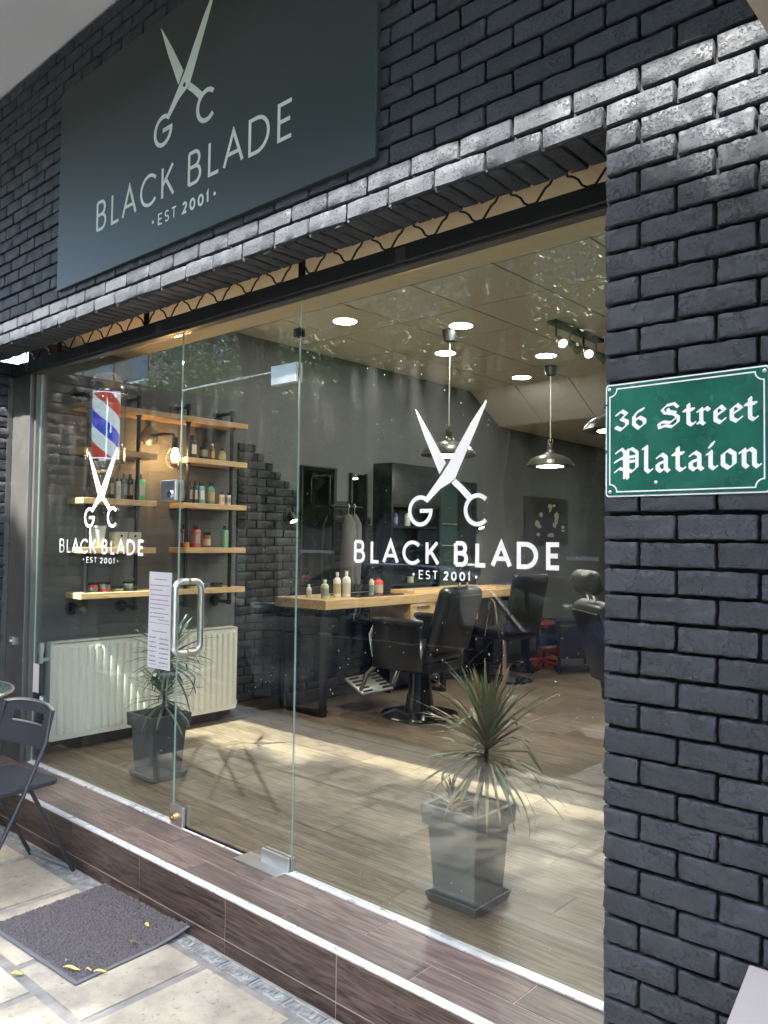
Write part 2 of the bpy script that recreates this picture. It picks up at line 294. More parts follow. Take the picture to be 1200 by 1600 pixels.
M['cabinet_beige'] = plain('pale beige painted metal', (0.34, 0.31, 0.29), 0.5, var=0.03)
M['taupe'] = plain('taupe plaster', (0.36, 0.30, 0.25), 0.8)
def pm(name, col, rough=0.35, **k):
    if name not in M: M[name] = plain(name, col, rough, **k)
    return M[name]

# ------------------------------------------------------------------ object helpers
def link(name, me, mat, parent=None, loc=None, rot=None):
    o = bpy.data.objects.new(name, me); COL.objects.link(o)
    if mat is not None and not me.materials: me.materials.append(mat)
    if parent is not None: o.parent = parent
    if loc is not None: o.location = loc
    if rot is not None: o.rotation_euler = rot
    return o
def tag(o, label=None, cat=None, group=None, kind=None):
    if label: o['label'] = label
    if cat: o['category'] = cat
    if group: o['group'] = group
    if kind: o['kind'] = kind
    return o
def thing(name, label, cat, loc=(0, 0, 0), rz=0, group=None):
    o = bpy.data.objects.new(name, None); COL.objects.link(o); o.location = loc; o.rotation_euler = (0, 0, rz)
    o.empty_display_size = 0.1
    return tag(o, label, cat, group)
def copy_tree(o, parent=None, **tags):
    c = o.copy(); COL.objects.link(c)
    if parent is not None: c.parent = parent
    for ch in [x for x in o.children]: copy_tree(ch, c)
    for k, v in tags.items(): c[k] = v
    return c

class MB:
    """collects faces into one mesh"""
    def __init__(s): s.v = []; s.f = []; s.sm = []
    def add(s, vs, fs, smooth=False):
        n = len(s.v); s.v += [tuple(v) for v in vs]; s.f += [tuple(i+n for i in f) for f in fs]; s.sm += [smooth]*len(fs)
    def box(s, x0, x1, y0, y1, z0, z1, T=None):
        vs = [(x0, y0, z0), (x1, y0, z0), (x1, y1, z0), (x0, y1, z0), (x0, y0, z1), (x1, y0, z1), (x1, y1, z1), (x0, y1, z1)]
        if T: vs = [T @ Vector(v) for v in vs]
        s.add(vs, [(0, 3, 2, 1), (4, 5, 6, 7), (0, 1, 5, 4), (1, 2, 6, 5), (2, 3, 7, 6), (3, 0, 4, 7)]); return s
    def rbox(s, x0, x1, y0, y1, z0, z1, r=0.01, T=None, n=3):
        """box rounded in all directions"""
        cx, cy, cz = (x0+x1)/2, (y0+y1)/2, (z0+z1)/2; hx, hy, hz = (x1-x0)/2, (y1-y0)/2, (z1-z0)/2
        r = min(r, hx, hy, hz)
        bm = bmesh.new(); bmesh.ops.create_cube(bm, size=2)
        for v in bm.verts: v.co = Vector((v.co.x*hx, v.co.y*hy, v.co.z*hz))
        bmesh.ops.bevel(bm, geom=bm.edges[:], offset=r, segments=n, profile=0.5, affect='EDGES')
        bm.verts.index_update()
        vs = [Vector((v.co.x+cx, v.co.y+cy, v.co.z+cz)) for v in bm.verts]
        if T: vs = [T @ v for v in vs]
        s.add(vs, [[v.index for v in f.verts] for f in bm.faces], True); bm.free(); return s
    def tube(s, pts, r, n=8, cap=True, closed=False):
        pts = [Vector(p) for p in pts]; rings = []; m = len(pts)
        rr = r if isinstance(r, (list, tuple)) else [r]*m
        up = None
        for i, p in enumerate(pts):
            a = pts[i-1] if (i > 0 or closed) else pts[i]; b = pts[(i+1) % m] if (i < m-1 or closed) else pts[i]
            t = (b-a).normalized()
            if up is None: up = Vector((0, 0, 1)) if abs(t.z) < 0.9 else Vector((1, 0, 0))
            x = up.cross(t)
            if x.length < 1e-4: x = Vector((1, 0, 0)).cross(t)
            x.normalize(); y = t.cross(x); up = y
            rings.append([p + rr[i]*(math.cos(2*math.pi*k/n)*x + math.sin(2*math.pi*k/n)*y) for k in range(n)])
        vs = [v for rg in rings for v in rg]; fs = []
        for i in range(m if closed else m-1):
            j = (i+1) % m
            for k in range(n): fs.append((i*n+k, i*n+(k+1) % n, j*n+(k+1) % n, j*n+k))
        if cap and not closed: fs += [tuple(reversed(range(n))), tuple(range((m-1)*n, m*n))]
        s.add(vs, fs, True); return s
    def lathe(s, prof, c=(0, 0, 0), n=24, T=None):
        vs = []; fs = []; m = len(prof)
        for r, z in prof:
            for k in range(n):
                a = 2*math.pi*k/n; vs.append(Vector((c[0]+r*math.cos(a), c[1]+r*math.sin(a), c[2]+z)))
        for i in range(m-1):
            for k in range(n): fs.append((i*n+k, i*n+(k+1) % n, (i+1)*n+(k+1) % n, (i+1)*n+k))
        if prof[0][0] > 1e-5: fs.append(tuple(reversed(range(n))))
        if prof[-1][0] > 1e-5: fs.append(tuple(range((m-1)*n, m*n)))
        if T: vs = [T @ v for v in vs]
        s.add(vs, fs, True); return s
    def prism(s, poly, d0, d1, f):
        """poly: 2D outline, f(u, v, d) -> point"""
        n = len(poly); vs = [f(u, v, d0) for u, v in poly] + [f(u, v, d1) for u, v in poly]
        fs = [tuple(range(n)), tuple(reversed(range(n, 2*n)))] + [(i, i+n, (i+1) % n+n, (i+1) % n) for i in range(n)]
        s.add(vs, fs); return s
    def build(s, name, mat, parent=None, loc=None, rot=None, angle=40, attr=None, bevel=0):
        me = bpy.data.meshes.new(name); me.from_pydata(s.v, [], s.f)
        me.polygons.foreach_set('use_smooth', s.sm)
        bm = bmesh.new(); bm.from_mesh(me)
        bmesh.ops.recalc_face_normals(bm, faces=bm.faces)
        if bevel:
            es = [e for e in bm.edges if len(e.link_faces) == 2 and e.calc_face_angle(0) > R(50)]
            bmesh.ops.bevel(bm, geom=es, offset=bevel, segments=2, profile=0.5, affect='EDGES')
        bm.to_mesh(me); bm.free()
        if any(s.sm): me.set_sharp_from_angle(angle=R(angle))
        if attr is not None and len(attr) == len(me.vertices):
            a = me.attributes.new('tone', 'FLOAT', 'POINT'); a.data.foreach_set('value', attr)
        me.materials.append(mat)
        o = bpy.data.objects.new(name, me); COL.objects.link(o)
        if parent is not None: o.parent = parent
        if loc is not None: o.location = loc
        if rot is not None: o.rotation_euler = rot
        return o
def box(name, mat, x0, x1, y0, y1, z0, z1, parent=None, bevel=0, **k):
    return MB().box(x0, x1, y0, y1, z0, z1).build(name, mat, parent, bevel=bevel, **k)
def struct(o): o['kind'] = 'structure'; return o
def struct_root(name):
    o = bpy.data.objects.new(name, None); COL.objects.link(o); o['kind'] = 'structure'; return o

# ------------------------------------------------------------------ lettering (centre-line strokes)
def arc(cx, cy, rx, ry, a0, a1, n=14):
    return [(cx+rx*math.cos(R(a0+(a1-a0)*i/n)), cy+ry*math.sin(R(a0+(a1-a0)*i/n))) for i in range(n+1)]
GLY = {
 'B': (0.62, [[(0, 0), (0, 1)], [(0, 1), (.30, 1)]+arc(.30, .765, .24, .235, 90, -90)[1:]+[(0, .53)], [(.30, .53)]+arc(.32, .265, .28, .265, 90, -90)[1:]+[(0, 0)]]),
 'L': (0.50, [[(0, 1), (0, 0), (.48, 0)]]),
 'A': (0.84, [[(0, 0), (.42, 1), (.84, 0)], [(.15, .33), (.69, .33)]]),
 'C': (0.84, [arc(.5, .5, .5, .5, 42, 318, 24)]),
 'K': (0.66, [[(0, 0), (0, 1)], [(.60, 1), (.02, .42)], [(.20, .60), (.66, 0)]]),
 'D': (0.80, [[(0, 0), (0, 1), (.30, 1)]+arc(.30, .5, .50, .5, 90, -90, 20)[1:]+[(0, 0)]]),
 'E': (0.54, [[(.54, 1), (0, 1), (0, 0), (.54, 0)], [(0, .51), (.48, .51)]]),
 'S': (0.55, [arc(.27, .74, .25, .26, 35, 270, 14)[:-1]+arc(.27, .26, .27, .24, 90, -145, 14)]),
 'T': (0.60, [[(0, 1), (.60, 1)], [(.30, 1), (.30, 0)]]),
 '2': (0.55, [arc(.27, .72, .26, .28, 165, -35, 12)+[(0, 0), (.55, 0)]]),
 '0': (0.66, [arc(.33, .5, .33, .5, 0, 360, 26)]),
 '1': (0.26, [[(0, .82), (.22, 1), (.22, 0)]]),
 'G': (1.0, [arc(.5, .5, .5, .5, 48, 360, 28)+[(1.0, .48), (.52, .48)]]),
}
class Strokes:
    """flat lettering in the plane y = const, seen from -y"""
    def __init__(s, y, th=0.0012): s.mb = MB(); s.y = y; s.th = th; s.k = 0
    def _f(s, u, v, d): return (u, s.y - d, v)
    def poly(s, pts):
        s.k += 1; s.mb.prism(pts, 0, s.th + s.k*3e-5, s._f)
    def line(s, pts, w, w2=None):
        """ribbon with mitred joints"""
        P = [Vector((p[0], p[1])) for p in pts]
        closed = (P[0]-P[-1]).length < 1e-6
        if closed: P = P[:-1]
        n = len(P); L = []; Rr = []
        for i in range(n):
            a = P[i-1] if (i > 0 or closed) else None; b = P[(i+1) % n] if (i < n-1 or closed) else None
            d1 = (P[i]-a).normalized() if a is not None else None; d2 = (b-P[i]).normalized() if b is not None else None
            if d1 is None: d1 = d2
            if d2 is None: d2 = d1
            n1 = Vector((-d1.y, d1.x)); n2 = Vector((-d2.y, d2.x)); m = (n1+n2)
            if m.length < 1e-3: m = n1
            m.normalize(); ww = w if w2 is None else w+(w2-w)*i/(n-1)
            k = ww/2/max(0.35, m.dot(n1)); L.append(P[i]+m*k); Rr.append(P[i]-m*k)
        s.k += 1; d = s.th + s.k*3e-5
        for i in range(n if closed else n-1):
            j = (i+1) % n
            q = [L[i], L[j], Rr[j], Rr[i]]
            vs = [s._f(u.x, u.y, dd) for dd in (0, d) for u in q]
            s.mb.add(vs, [(0, 1, 2, 3), (7, 6, 5, 4), (0, 4, 5, 1), (2, 6, 7, 3)])
    def disc(s, x, z, r, n=20):
        s.poly([(x+r*math.cos(2*math.pi*i/n), z+r*math.sin(2*math.pi*i/n)) for i in range(n)])
    def text(s, txt, x, z, cap, w, gap=0.29, word=0.62, width=None):
        tot = sum((GLY[c][0] if c != ' ' else word-gap) for c in txt) + gap*(len(txt)-1)
        k = (width/tot) if width else cap
        cx = x
        for c in txt:
            if c == ' ': cx += (word-gap)*k + gap*k; continue
            gw, ls = GLY[c]; kk = (gw*k - w)/gw if gw else k
            for l in ls: s.line([(cx+w/2+u*kk, z+w/2+v*(cap-w)) for u, v in l], w)
            cx += (gw+gap)*k
        return cx
    def nib(s, pts, w, ang=38):
        nx, nz = math.cos(R(ang))*w/2, math.sin(R(ang))*w/2
        for (x0, z0), (x1, z1) in zip(pts[:-1], pts[1:]):
            dx, dz = x1-x0, z1-z0; L = math.hypot(dx, dz)
            if L < 1e-6: continue
            cr = dx*nz - dz*nx; hx, hz = (dz/L*0.0012, -dx/L*0.0012)
            t = 0.0015
            # nib is a thin rectangle: hull of two thin rectangles
            tx, tz = -math.sin(R(ang))*t, math.cos(R(ang))*t
            cs = [(px+sx*nx+st*tx, pz+sx*nz+st*tz) for px, pz in ((x0, z0), (x1, z1)) for sx in (-1, 1) for st in (-1, 1)]
            s.poly(hull(cs))
def hull(p):
    p = sorted(set(p))
    def half(q):
        h = []
        for c in q:
            while len(h) > 1 and (h[-1][0]-h[-2][0])*(c[1]-h[-2][1])-(h[-1][1]-h[-2][1])*(c[0]-h[-2][0]) <= 0: h.pop()
            h.append(c)
        return h
    a = half(p); b = half(p[::-1]); return a[:-1]+b[:-1]

def logo(parent, y, cx, zg, ss, tx0, tw, tz, cap, ez, ex0, ew, ecap, mat, weights, hole=None):
    """scissors whose handles are the letters G and C, then the name and the year"""
    S = Strokes(y)
    f = lambda u, v: (cx+u*ss, zg+v*ss)
    # blade from lower left (G) up to the right tip, in front; blade to the left tip behind with a slit
    S.poly([f(u, v) for u, v in ((.148, .354), (.151, .345), (.114, .270), (.028, .107), (.007, .093), (-.031, .076), (-.087, .030), (-.102, .039), (-.067, .078), (-.028, .122), (-.002, .152), (.039, .212), (.092, .288))])
    S.poly([f(u, v) for u, v in ((-.144, .353), (-.133, .341), (-.070, .253), (-.010, .160), (-.036, .124), (-.048, .148), (-.099, .249))])
    S.poly([f(u, v) for u, v in ((.031, .106), (.014, .092), (.048, .065), (.083, .031), (.100, .047), (.063, .080))])
    S.line([f(u, v) for u, v in arc(-.117, .003, .046, .046, 58, 352, 28)], .0135*ss)
    S.line([f(-.0645, .003), f(-.118, .003)], .0135*ss)
    S.line([f(u, v) for u, v in arc(.118, .003, .046, .046, 45, 315, 28)], .014*ss)
    g = S.mb.build('scissors_emblem', mat, parent)
    k = len('BLACK'); half = tw*0.47
    for word_, x0, wd, wt in (('BLACK', tx0, tw*0.466, weights[0]), ('BLADE', tx0+tw*0.536, tw*0.464, weights[1])):
        for i, c in enumerate(word_):
            T = Strokes(y)
            KN = {'L': .13, 'A': .19}; tot = sum(GLY[q][0]+KN.get(q, .29) for q in word_) - .29; kk = wd/tot
            x = x0 + sum((GLY[q][0]+KN.get(q, .29))*kk for q in word_[:i])
            T.text(c, x, tz, cap, wt*cap, width=GLY[c][0]*kk)
            T.mb.build('letter', mat, parent)
    for word_, x0, wd, wt in (('EST', ex0, ew*0.38, .13), ('2001', ex0+ew*0.50, ew*0.50, .2)):
        tot = sum(GLY[q][0] for q in word_) + .29*(len(word_)-1); kk = wd/tot; x = x0
        for c in word_:
            T = Strokes(y); T.text(c, x, ez, ecap, wt*ecap, width=GLY[c][0]*kk); T.mb.build('letter', mat, parent); x += (GLY[c][0]+.29)*kk
    for dx in (ex0-ew*0.11, ex0+ew*1.11):
        T = Strokes(y); T.disc(dx, ez+ecap*0.5, ecap*0.15, 12); T.mb.build('dot', mat, parent)

# ------------------------------------------------------------------ bricks
def brick_mesh(L, H, D, seed, nx=10, nz=5, relief=0.0030, name='brick'):
    r = random.Random(seed); off = Vector((seed*3.1, seed*1.7, 0))
    vs = []; idx = {}
    def P(i, j):
        u = i/nx; v = j/nz; x = (u-.5)*L; z = (v-.5)*H
        # wobbly outline
        ex = noise.noise(Vector((z*45, seed*5.3, 0)))*0.0030; ez = noise.noise(Vector((x*48, seed*9.1, 2)))*0.0030
        edge = min(u, 1-u)*L; edz = min(v, 1-v)*H; e = min(edge, edz)
        xx = x*(1-0.004) + ex; zz = z + ez
        y = -D
        if e < 1e-6:
            y = -D+0.0032
            if (i in (0, nx)) and (j in (0, nz)): xx *= 0.99; zz *= 0.965; y = -D+0.005
            if r.random() < .18: y += 0.004
        y += noise.noise(Vector((x*22, z*30, seed*2.2)))*relief*1.5 + noise.noise(Vector((x*70, z*70, seed*4.4)))*relief*.5
        return (xx, y, zz)
    for j in range(nz+1):
        for i in range(nx+1): idx[i, j] = len(vs); vs.append(P(i, j))
    # pull the second ring towards the rim for a tight arris
    fs = [(idx[i, j], idx[i+1, j], idx[i+1, j+1], idx[i, j+1]) for j in range(nz) for i in range(nx)]
    for j in range(1, nz):
        for i in range(1, nx):
            x, y, z = vs[idx[i, j]]
            if i == 1: x = -L/2+0.0028
            if i == nx-1: x = L/2-0.0028
            if j == 1: z = -H/2+0.0028
            if j == nz-1: z = H/2-0.0028
            vs[idx[i, j]] = (x, y, z)
    rim = [idx[i, 0] for i in range(nx+1)] + [idx[nx, j] for j in range(1, nz+1)] + [idx[i, nz] for i in range(nx-1, -1, -1)] + [idx[0, j] for j in range(nz-1, 0, -1)]
    b0 = len(vs)
    for q in rim: vs.append((vs[q][0], 0.0, vs[q][2]))
    m = len(rim)
    for a in range(m): fs.append((rim[(a+1) % m], rim[a], b0+a, b0+(a+1) % m))
    me = bpy.data.meshes.new(name); me.from_pydata(vs, [], fs); me.polygons.foreach_set('use_smooth', [True]*len(fs))
    me.set_sharp_from_angle(angle=R(50)); me.materials.append(M['brick']); return me
BC, BL, JT = 0.0633, 0.178, 0.0084        # course height, brick pitch, joint
_bcache = {}
def brick_of(L, H, D, seed, fine, mat):
    key = (round(L, 3), round(H, 3), round(D, 3), seed, fine, mat)
    if key not in _bcache:
        nx = max(3, int((22 if fine else 8)*L/0.17)); nz = 8 if fine else 4
        me = brick_mesh(L, H, D, seed, nx, nz); me.materials.clear(); me.materials.append(M[mat]); _bcache[key] = me
    return _bcache[key]
def lay(parent, specs, fine=False, limit=298, mat='brick'):
    """specs: (centre, L, H, D, rot) ; largest on screen first, the rest joined"""
    def area(s):
        a = screen(s[0])
        if a is None: return 0
        inside = -150 < a[0] < 1350 and -150 < a[1] < 1750
        return (1.0/a[2]**2) * (1 if inside else 0.01) * s[1]
    specs = sorted(specs, key=area, reverse=True)
    for i, (c, L, H, D, rot) in enumerate(specs[:limit]):
        o = bpy.data.objects.new('brick', brick_of(L, H, D, rnd.randrange(9), fine, mat)); COL.objects.link(o)
        o.parent = parent; o.location = (c[0], c[1], c[2]+rnd.uniform(-.0012, .0012)); o.rotation_euler = (rot[0]+rnd.uniform(-.006, .006), rot[1]+rnd.uniform(-.004, .004), rot[2]+rnd.uniform(-.008, .008))
    rest = specs[limit:]
    if rest:
        bm = bmesh.new()
        for c, L, H, D, rot in rest:
            me = brick_of(L, H, D, rnd.randrange(4), False, mat)
            n0 = len(bm.verts); bm.from_mesh(me); bm.verts.ensure_lookup_table()
            from mathutils import Euler
            T = Matrix.Translation(c) @ Euler(rot).to_matrix().to_4x4()
            for v in bm.verts[n0:]: v.co = T @ v.co
        me = bpy.data.meshes.new('bricks_joined'); bm.to_mesh(me); bm.free(); me.materials.clear(); me.materials.append(M[mat])
        o = link('brickwork', me, None, parent); o['kind'] = 'stuff'
def course_specs(x0, x1, z0, z1, y, phase=0, hole=None, D=0.021, ref=2.305):
    out = []; k0 = math.ceil((z0-ref)/BC - 1e-6); k1 = math.floor((z1-ref)/BC + 1e-6)
    for k in range(k0, k1):
        zc = ref+(k+.5)*BC; off = (BL/2 if (k+phase) % 2 else 0)
        n0 = math.floor((x0-1.442-off)/BL)-1; n1 = math.ceil((x1-1.442-off)/BL)+1
        for n in range(n0, n1):
            a = 1.442+off+n*BL; b = a+BL
            a = max(a, x0); b = min(b, x1)
            if b-a < 0.03: continue
            xc = (a+b)/2
            if hole and hole[0] < a and b < hole[1] and hole[2] < zc-BC/2 and zc+BC/2 < hole[3]: continue
            out.append(((xc, y, zc), round(b-a-JT, 3), BC-JT, D, (0, 0, 0)))
    return out

# ================================================================== SETTING, OUTSIDE
# pavement, kerb, road
pav = struct_root('pavement')
box('joint_bed', M['pav_grout'], -9, 5.5, -2.30, -.295, -.36, -.206, pav)
slab_me = []
for k in range(5):
    bm = bmesh.new(); bmesh.ops.create_cube(bm, size=1)
    for v in bm.verts: v.co = Vector((v.co.x*.436, v.co.y*.452, v.co.z*.03))
    bmesh.ops.bevel(bm, geom=[e for e in bm.edges if e.verts[0].co.z > 0 or e.verts[1].co.z > 0], offset=.006, segments=2, affect='EDGES')
    me = bpy.data.meshes.new('slab'); bm.to_mesh(me); bm.free(); me.materials.append(M['slab']); slab_me.append(me)
for row in range(4):
    y1 = -.392 - row*.478; off = (0, .19, .05, .26)[row]
    for n in range(-17, 11):
        x = off + n*.462 + .231 + .0
        if x > 5 or x < -7.5: continue
        o = bpy.data.objects.new('slab', slab_me[rnd.randrange(5)]); COL.objects.link(o); o.parent = pav
        o.location = (x + rnd.uniform(-.003, .003), y1-.226, -.2150 + rnd.uniform(-.001, .001)); o.rotation_euler = (rnd.uniform(-.003, .003), rnd.uniform(-.003, .003), rnd.uniform(-.006, .006) + rnd.choice((0, math.pi)))
# narrow drain strip of small carved stones along the riser
def drain_mesh(seed):
    r = random.Random(seed); mb = MB(); L, W = .158, .058
    mb.box(-L/2, L/2, -W/2, W/2, -.03, 0)
    mb.box(-L/2, L/2, -W/2, -W/2+.007, 0, .005); mb.box(-L/2, L/2, W/2-.007, W/2, 0, .005)
    mb.box(-L/2, -L/2+.007, -W/2+.007, W/2-.007, 0, .005); mb.box(L/2-.007, L/2, -W/2+.007, W/2-.007, 0, .005)
    x = -L/2+.018
    while x < L/2-.018:
        ww = r.uniform(.012, .024); t = r.uniform(-.5, .5)
        T = Matrix.Translation((x+ww/2, r.uniform(-.006, .006), 0)) @ Matrix.Rotation(t, 4, 'Z')
        mb.box(-ww/2, ww/2, -.015, .015, 0, r.uniform(.003, .006), T); x += ww+r.uniform(.004, .01)
    return mb
dms = [drain_mesh(k).build('drain_stone', M['drain'], pav, bevel=.0012) for k in range(5)]
for i in range(44):
    src = dms[i % 5]; o = src if i < 5 else src.copy()
    if i >= 5: COL.objects.link(o)
    o.location = (-5.2 + i*.166, -.338, -.206 + rnd.uniform(-.001, .001)); o.rotation_euler = (0, 0, rnd.uniform(-.01, .01))
struct(box('kerb', M['slab'], -9, 5.5, -2.42, -2.302, -.36, -.195, bevel=.01))
struct(box('road', M['asphalt'], -60, 60, -10.5, -2.422, -.5, -.335))
far_pav = struct(box('far_pavement', M['slab'], -60, 60, -14, -10.5, -.5, -.2))
struct(box('ground', M['asphalt'], -80, 80, -80, -14, -.6, -.21))

# the step: wood-look tiles, grout, metal nosing
step = thing('step', 'brown wood-look tiled step with bright metal nosing below the shop window', 'step')
box('step_core', M['grout'], -2.47, 1.44, -.2930, -.012, -.21, -.0018, step)
def tile_run(y0, y1, z0, z1, x0, joints, mat, name='tile'):
    js = [x0]+joints
    for a, b in zip(js[:-1], js[1:]): box(name, M[mat], a+.0020, b-.0020, y0, y1, z0, z1, step, bevel=.0005)
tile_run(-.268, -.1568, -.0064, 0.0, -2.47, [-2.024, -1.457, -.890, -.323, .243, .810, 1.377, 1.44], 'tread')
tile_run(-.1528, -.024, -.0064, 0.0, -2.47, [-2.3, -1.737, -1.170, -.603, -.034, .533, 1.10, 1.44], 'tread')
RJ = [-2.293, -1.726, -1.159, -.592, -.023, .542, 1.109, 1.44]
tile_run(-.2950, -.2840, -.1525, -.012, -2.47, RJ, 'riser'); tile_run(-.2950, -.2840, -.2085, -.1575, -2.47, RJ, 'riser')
nb = MB(); nb.tube([(-2.47, -.2905, -.0045), (1.44, -.2905, -.0045)], .0062, 10); nb.box(-2.47, 1.44, -.290, -.2695, -.004, .0012)
nb.build('nosing', M['alu'], step)

# outer brick walls
pil = thing('brick_pillar', 'black painted brick pillar right of the shop window carrying the green street plate', 'pillar')
box('mortar_bed', M['mortar'], 1.449, 3.4, -.288, .5, -.3, 2.303, pil)
lay(pil, course_specs(1.442, 2.6, -.23, 2.306, -.288, hole=None) , fine=True)
# bricks turned round the pillar's edge (their short ends face the window)
rev = []
for k in range(1, 41):
    z = 2.305-(k-.5)*BC
    if z < -.24: break
    rev.append(((1.4485, -.215, z), .15, BC-JT, .012, (0, 0, -math.pi/2)))
for (c, L, H, D, rot) in rev:
    o = bpy.data.objects.new('end_brick', brick_of(L, H, D, rnd.randrange(5), False, 'brick')); COL.objects.link(o); o.parent = pil; o.location = c; o.rotation_euler = rot
hw = thing('brick_wall', 'black painted brick wall above the shop window, around the big dark sign', 'wall')
box('mortar_bed', M['mortar'], -4.6, 3.4, -.288, -.150, 2.3150, 3.708, hw)
lay(hw, course_specs(-4.3, 2.5, 2.305, 3.706, -.288, hole=(-1.37, .68, 2.48, 3.44)))
sof = thing('brick_soffit', 'row of black bricks set on edge under the wall, above the window', 'lintel')
box('mortar_bed', M['mortar'], -2.49, 1.442, -.285, -.152, 2.3152, 2.33, sof)
for i in range(66):
    x = 1.412 - i*.0600
    if x < -2.46: break
    o = bpy.data.objects.new('brick', brick_of(.150, .054, .014, rnd.randrange(9), False, 'brick')); COL.objects.link(o); o.parent = sof
    o.location = (x, -.224+rnd.uniform(-.003, .003), 2.3168+rnd.uniform(-.001, .001)); o.rotation_euler = (math.pi/2, math.pi/2, math.pi/2)
    o.rotation_euler = Matrix(((0, 0, 1), (1, 0, 0), (0, 1, 0))).to_euler()
# left return wall
lw = thing('brick_wall', 'black brick return wall at the far left, beside the grey window frame', 'wall')
box('mortar_bed', M['mortar'], -2.9, -2.482, -1.6, .3, -.3, 2.3145, lw)
sp = []
for k in range(1, 41):
    z = 2.305-(k-.5)*BC
    if z < -.24: break
    for n in range(9):
        y = .02 - (n+.5)*BL + (BL/2 if k % 2 else 0)
        if y > -.04: y = -.035; L = .07
        else: L = BL-JT
        sp.append(((-2.484, y, z), L, BC-JT, .012, (0, 0, math.pi/2)))
sp = [s for s in sp if s[0][1] > -1.5]
lay(lw, sp, limit=290)
box('end_wall', M['mortar'], -4.6, -2.9, -.29, .3, -.3, 2.3145, lw)

# overhang and its end beam, upper storey
ov = struct_root('overhang')
box('overhang_slab', M['soffit_white'], -14, 8, -1.10, .4, 3.71, 4.0, ov)
box('overhang_lip', M['soffit_white'], -14, 8, -1.27, -1.102, 3.66, 4.2, ov)
pt = MB(); pts = [(-2.75+.045*i, -.62-.26*math.sin(i*.28)-i*.004, 3.7095) for i in range(20)]
pt.tube(pts, .006, 5); pt.build('plaster_crack', M['sign_white'], ov)
upb = thing('upper_storey', 'plain upper storey wall over the pavement overhang', 'building'); box('wall', M['facade'], -14, 8, -.28, .4, 4.0, 12, upb)
bmr = struct(box('side_beam', M['taupe'], 1.955, 2.5, -1.25, -.3025, 2.095, 2.6))

# ================================================================== SHOP FRONT
fr = thing('window_frame', 'grey metal window frame with its dark top beam', 'frame')
box('side_post', M['frame'], -2.47, -2.245, -.055, .03, -.006, 2.2235, fr, bevel=.003)
box('side_strip', M['frame'], -2.243, -2.222, -.03, .02, 0.0, 2.2235, fr, bevel=.002)
box('top_beam', M['beam'], -2.478, 1.447, -.062, .0, 2.238, 2.297, fr, bevel=.003)
box('beam_lip', M['frame'], -2.478, 1.447, -.045, -.004, 2.2245, 2.2365, fr, bevel=.002)
box('outer_strip', M['frame'], -2.4795, -2.4705, -.085, -.0565, -.006, 2.2235, fr)
lk = MB(); lk.box(-2.40, -2.355, -.068, -.0555, .655, .70); lk.tube([(-2.377, -.068, .677), (-2.377, -.078, .677)], .008, 8); lk.build('lock_case', M['steel'], fr)
box('bottom_channel', M['alu'], -2.22, -.80, -.0235, .0145, .0005, .0075, fr, bevel=.001); box('bottom_channel', M['alu'], .003, 1.447, -.0235, .0145, .0005, .0075, fr, bevel=.001)
box('threshold_strip', M['alu'], -.80, .003, -.0235, -.012, .0005, .003, fr)
for x in (-2.3, -.93, .55): box('beam_bracket', M['frame'], x, x+.045, -.067, -.0625, 2.243, 2.285, fr)

def pane(name, label, x0, x1, z0, z1, cat='window'):
    t = thing(name, label, cat)
    box('glass', M['glass'], x0, x1, -.004, .004, z0, z1, t)
    box('glass_edge', M['glass_edge'], x0-.0012, x0-.0002, -.004, .004, z0, z1, t)
    return t
pl = pane('fixed_glass_pane', 'left fixed glass pane with a small white scissors logo', -2.22, -.806, .008, 2.2240)
dr = pane('glass_door', 'frameless glass door with a long steel pull handle', -.798, -.006, .010, 1.962, 'door')
box('edge_glint', M['alu'], -.798, -.156, -.0045, .0045, 1.9622, 1.9675, dr)  # pale metal strip drawn for the light caught along the glass edge
tp = pane('fixed_glass_pane', 'glass panel above the glass door', -.800, -.002, 1.970, 2.2240)
pr = pane('fixed_glass_pane', 'large right fixed glass pane with a big white scissors logo', .002, 1.448, .008, 2.2240)
# decals
dl = thing('window_decal', 'white BLACK BLADE scissors decal on the left glass pane', 'decal')
logo(dl, -.0045, -1.502, 1.384, 1.0, -1.940, .852, 1.197, .077, 1.150, -1.640, .285, .030, M['white_vinyl'], (.115, .17))
d2 = thing('window_decal', 'large white BLACK BLADE scissors decal on the right glass pane', 'decal')
logo(d2, -.0045, .741, 1.384, 1.0, .316, .843, 1.2035, .083, 1.157, .621, .212, .030, M['white_vinyl'], (.145, .175))
# door furniture
hd = MB()
def handle(side):
    y0 = side*.0045; y = side*.058; p = []
    xs = -.722
    p = [(xs, y0, 1.085), (xs, y*.6, 1.085)] + [(xs, y - side*.03*(1-math.sin(R(a))), 1.085+.03*0) for a in ()]
    pts = [(xs, y0, 1.09), (xs, side*.035, 1.09)]
    for i in range(1, 7): a = R(90*i/6); pts.append((xs, side*(.035+.035*math.sin(a)), 1.055+.035*math.cos(a)))
    for i in range(1, 10): pts.append((xs, side*.07, 1.055-.25*i/9))
    for i in range(1, 7): a = R(90*i/6); pts.append((xs, side*(.035+.035*math.cos(a)), .805-.035*math.sin(a)))
    pts += [(xs, y0, .77)]
    return pts
for s_ in (-1, 1): MB().tube(handle(s_), .0145, 14).build('pull_handle', M['steel'], dr)
cl = MB(); cl.box(-.155, -.002, -.017, -.0045, 1.905, 1.985); cl.box(-.155, -.002, .0045, .017, 1.905, 1.985); cl.build('top_pivot_clamp', M['steel'], dr, bevel=.003)
cl = MB(); cl.box(-.165, -.002, -.017, -.0045, .004, .058); cl.box(-.165, -.002, .0045, .017, .004, .058); cl.build('bottom_pivot_clamp', M['steel'], dr, bevel=.003)
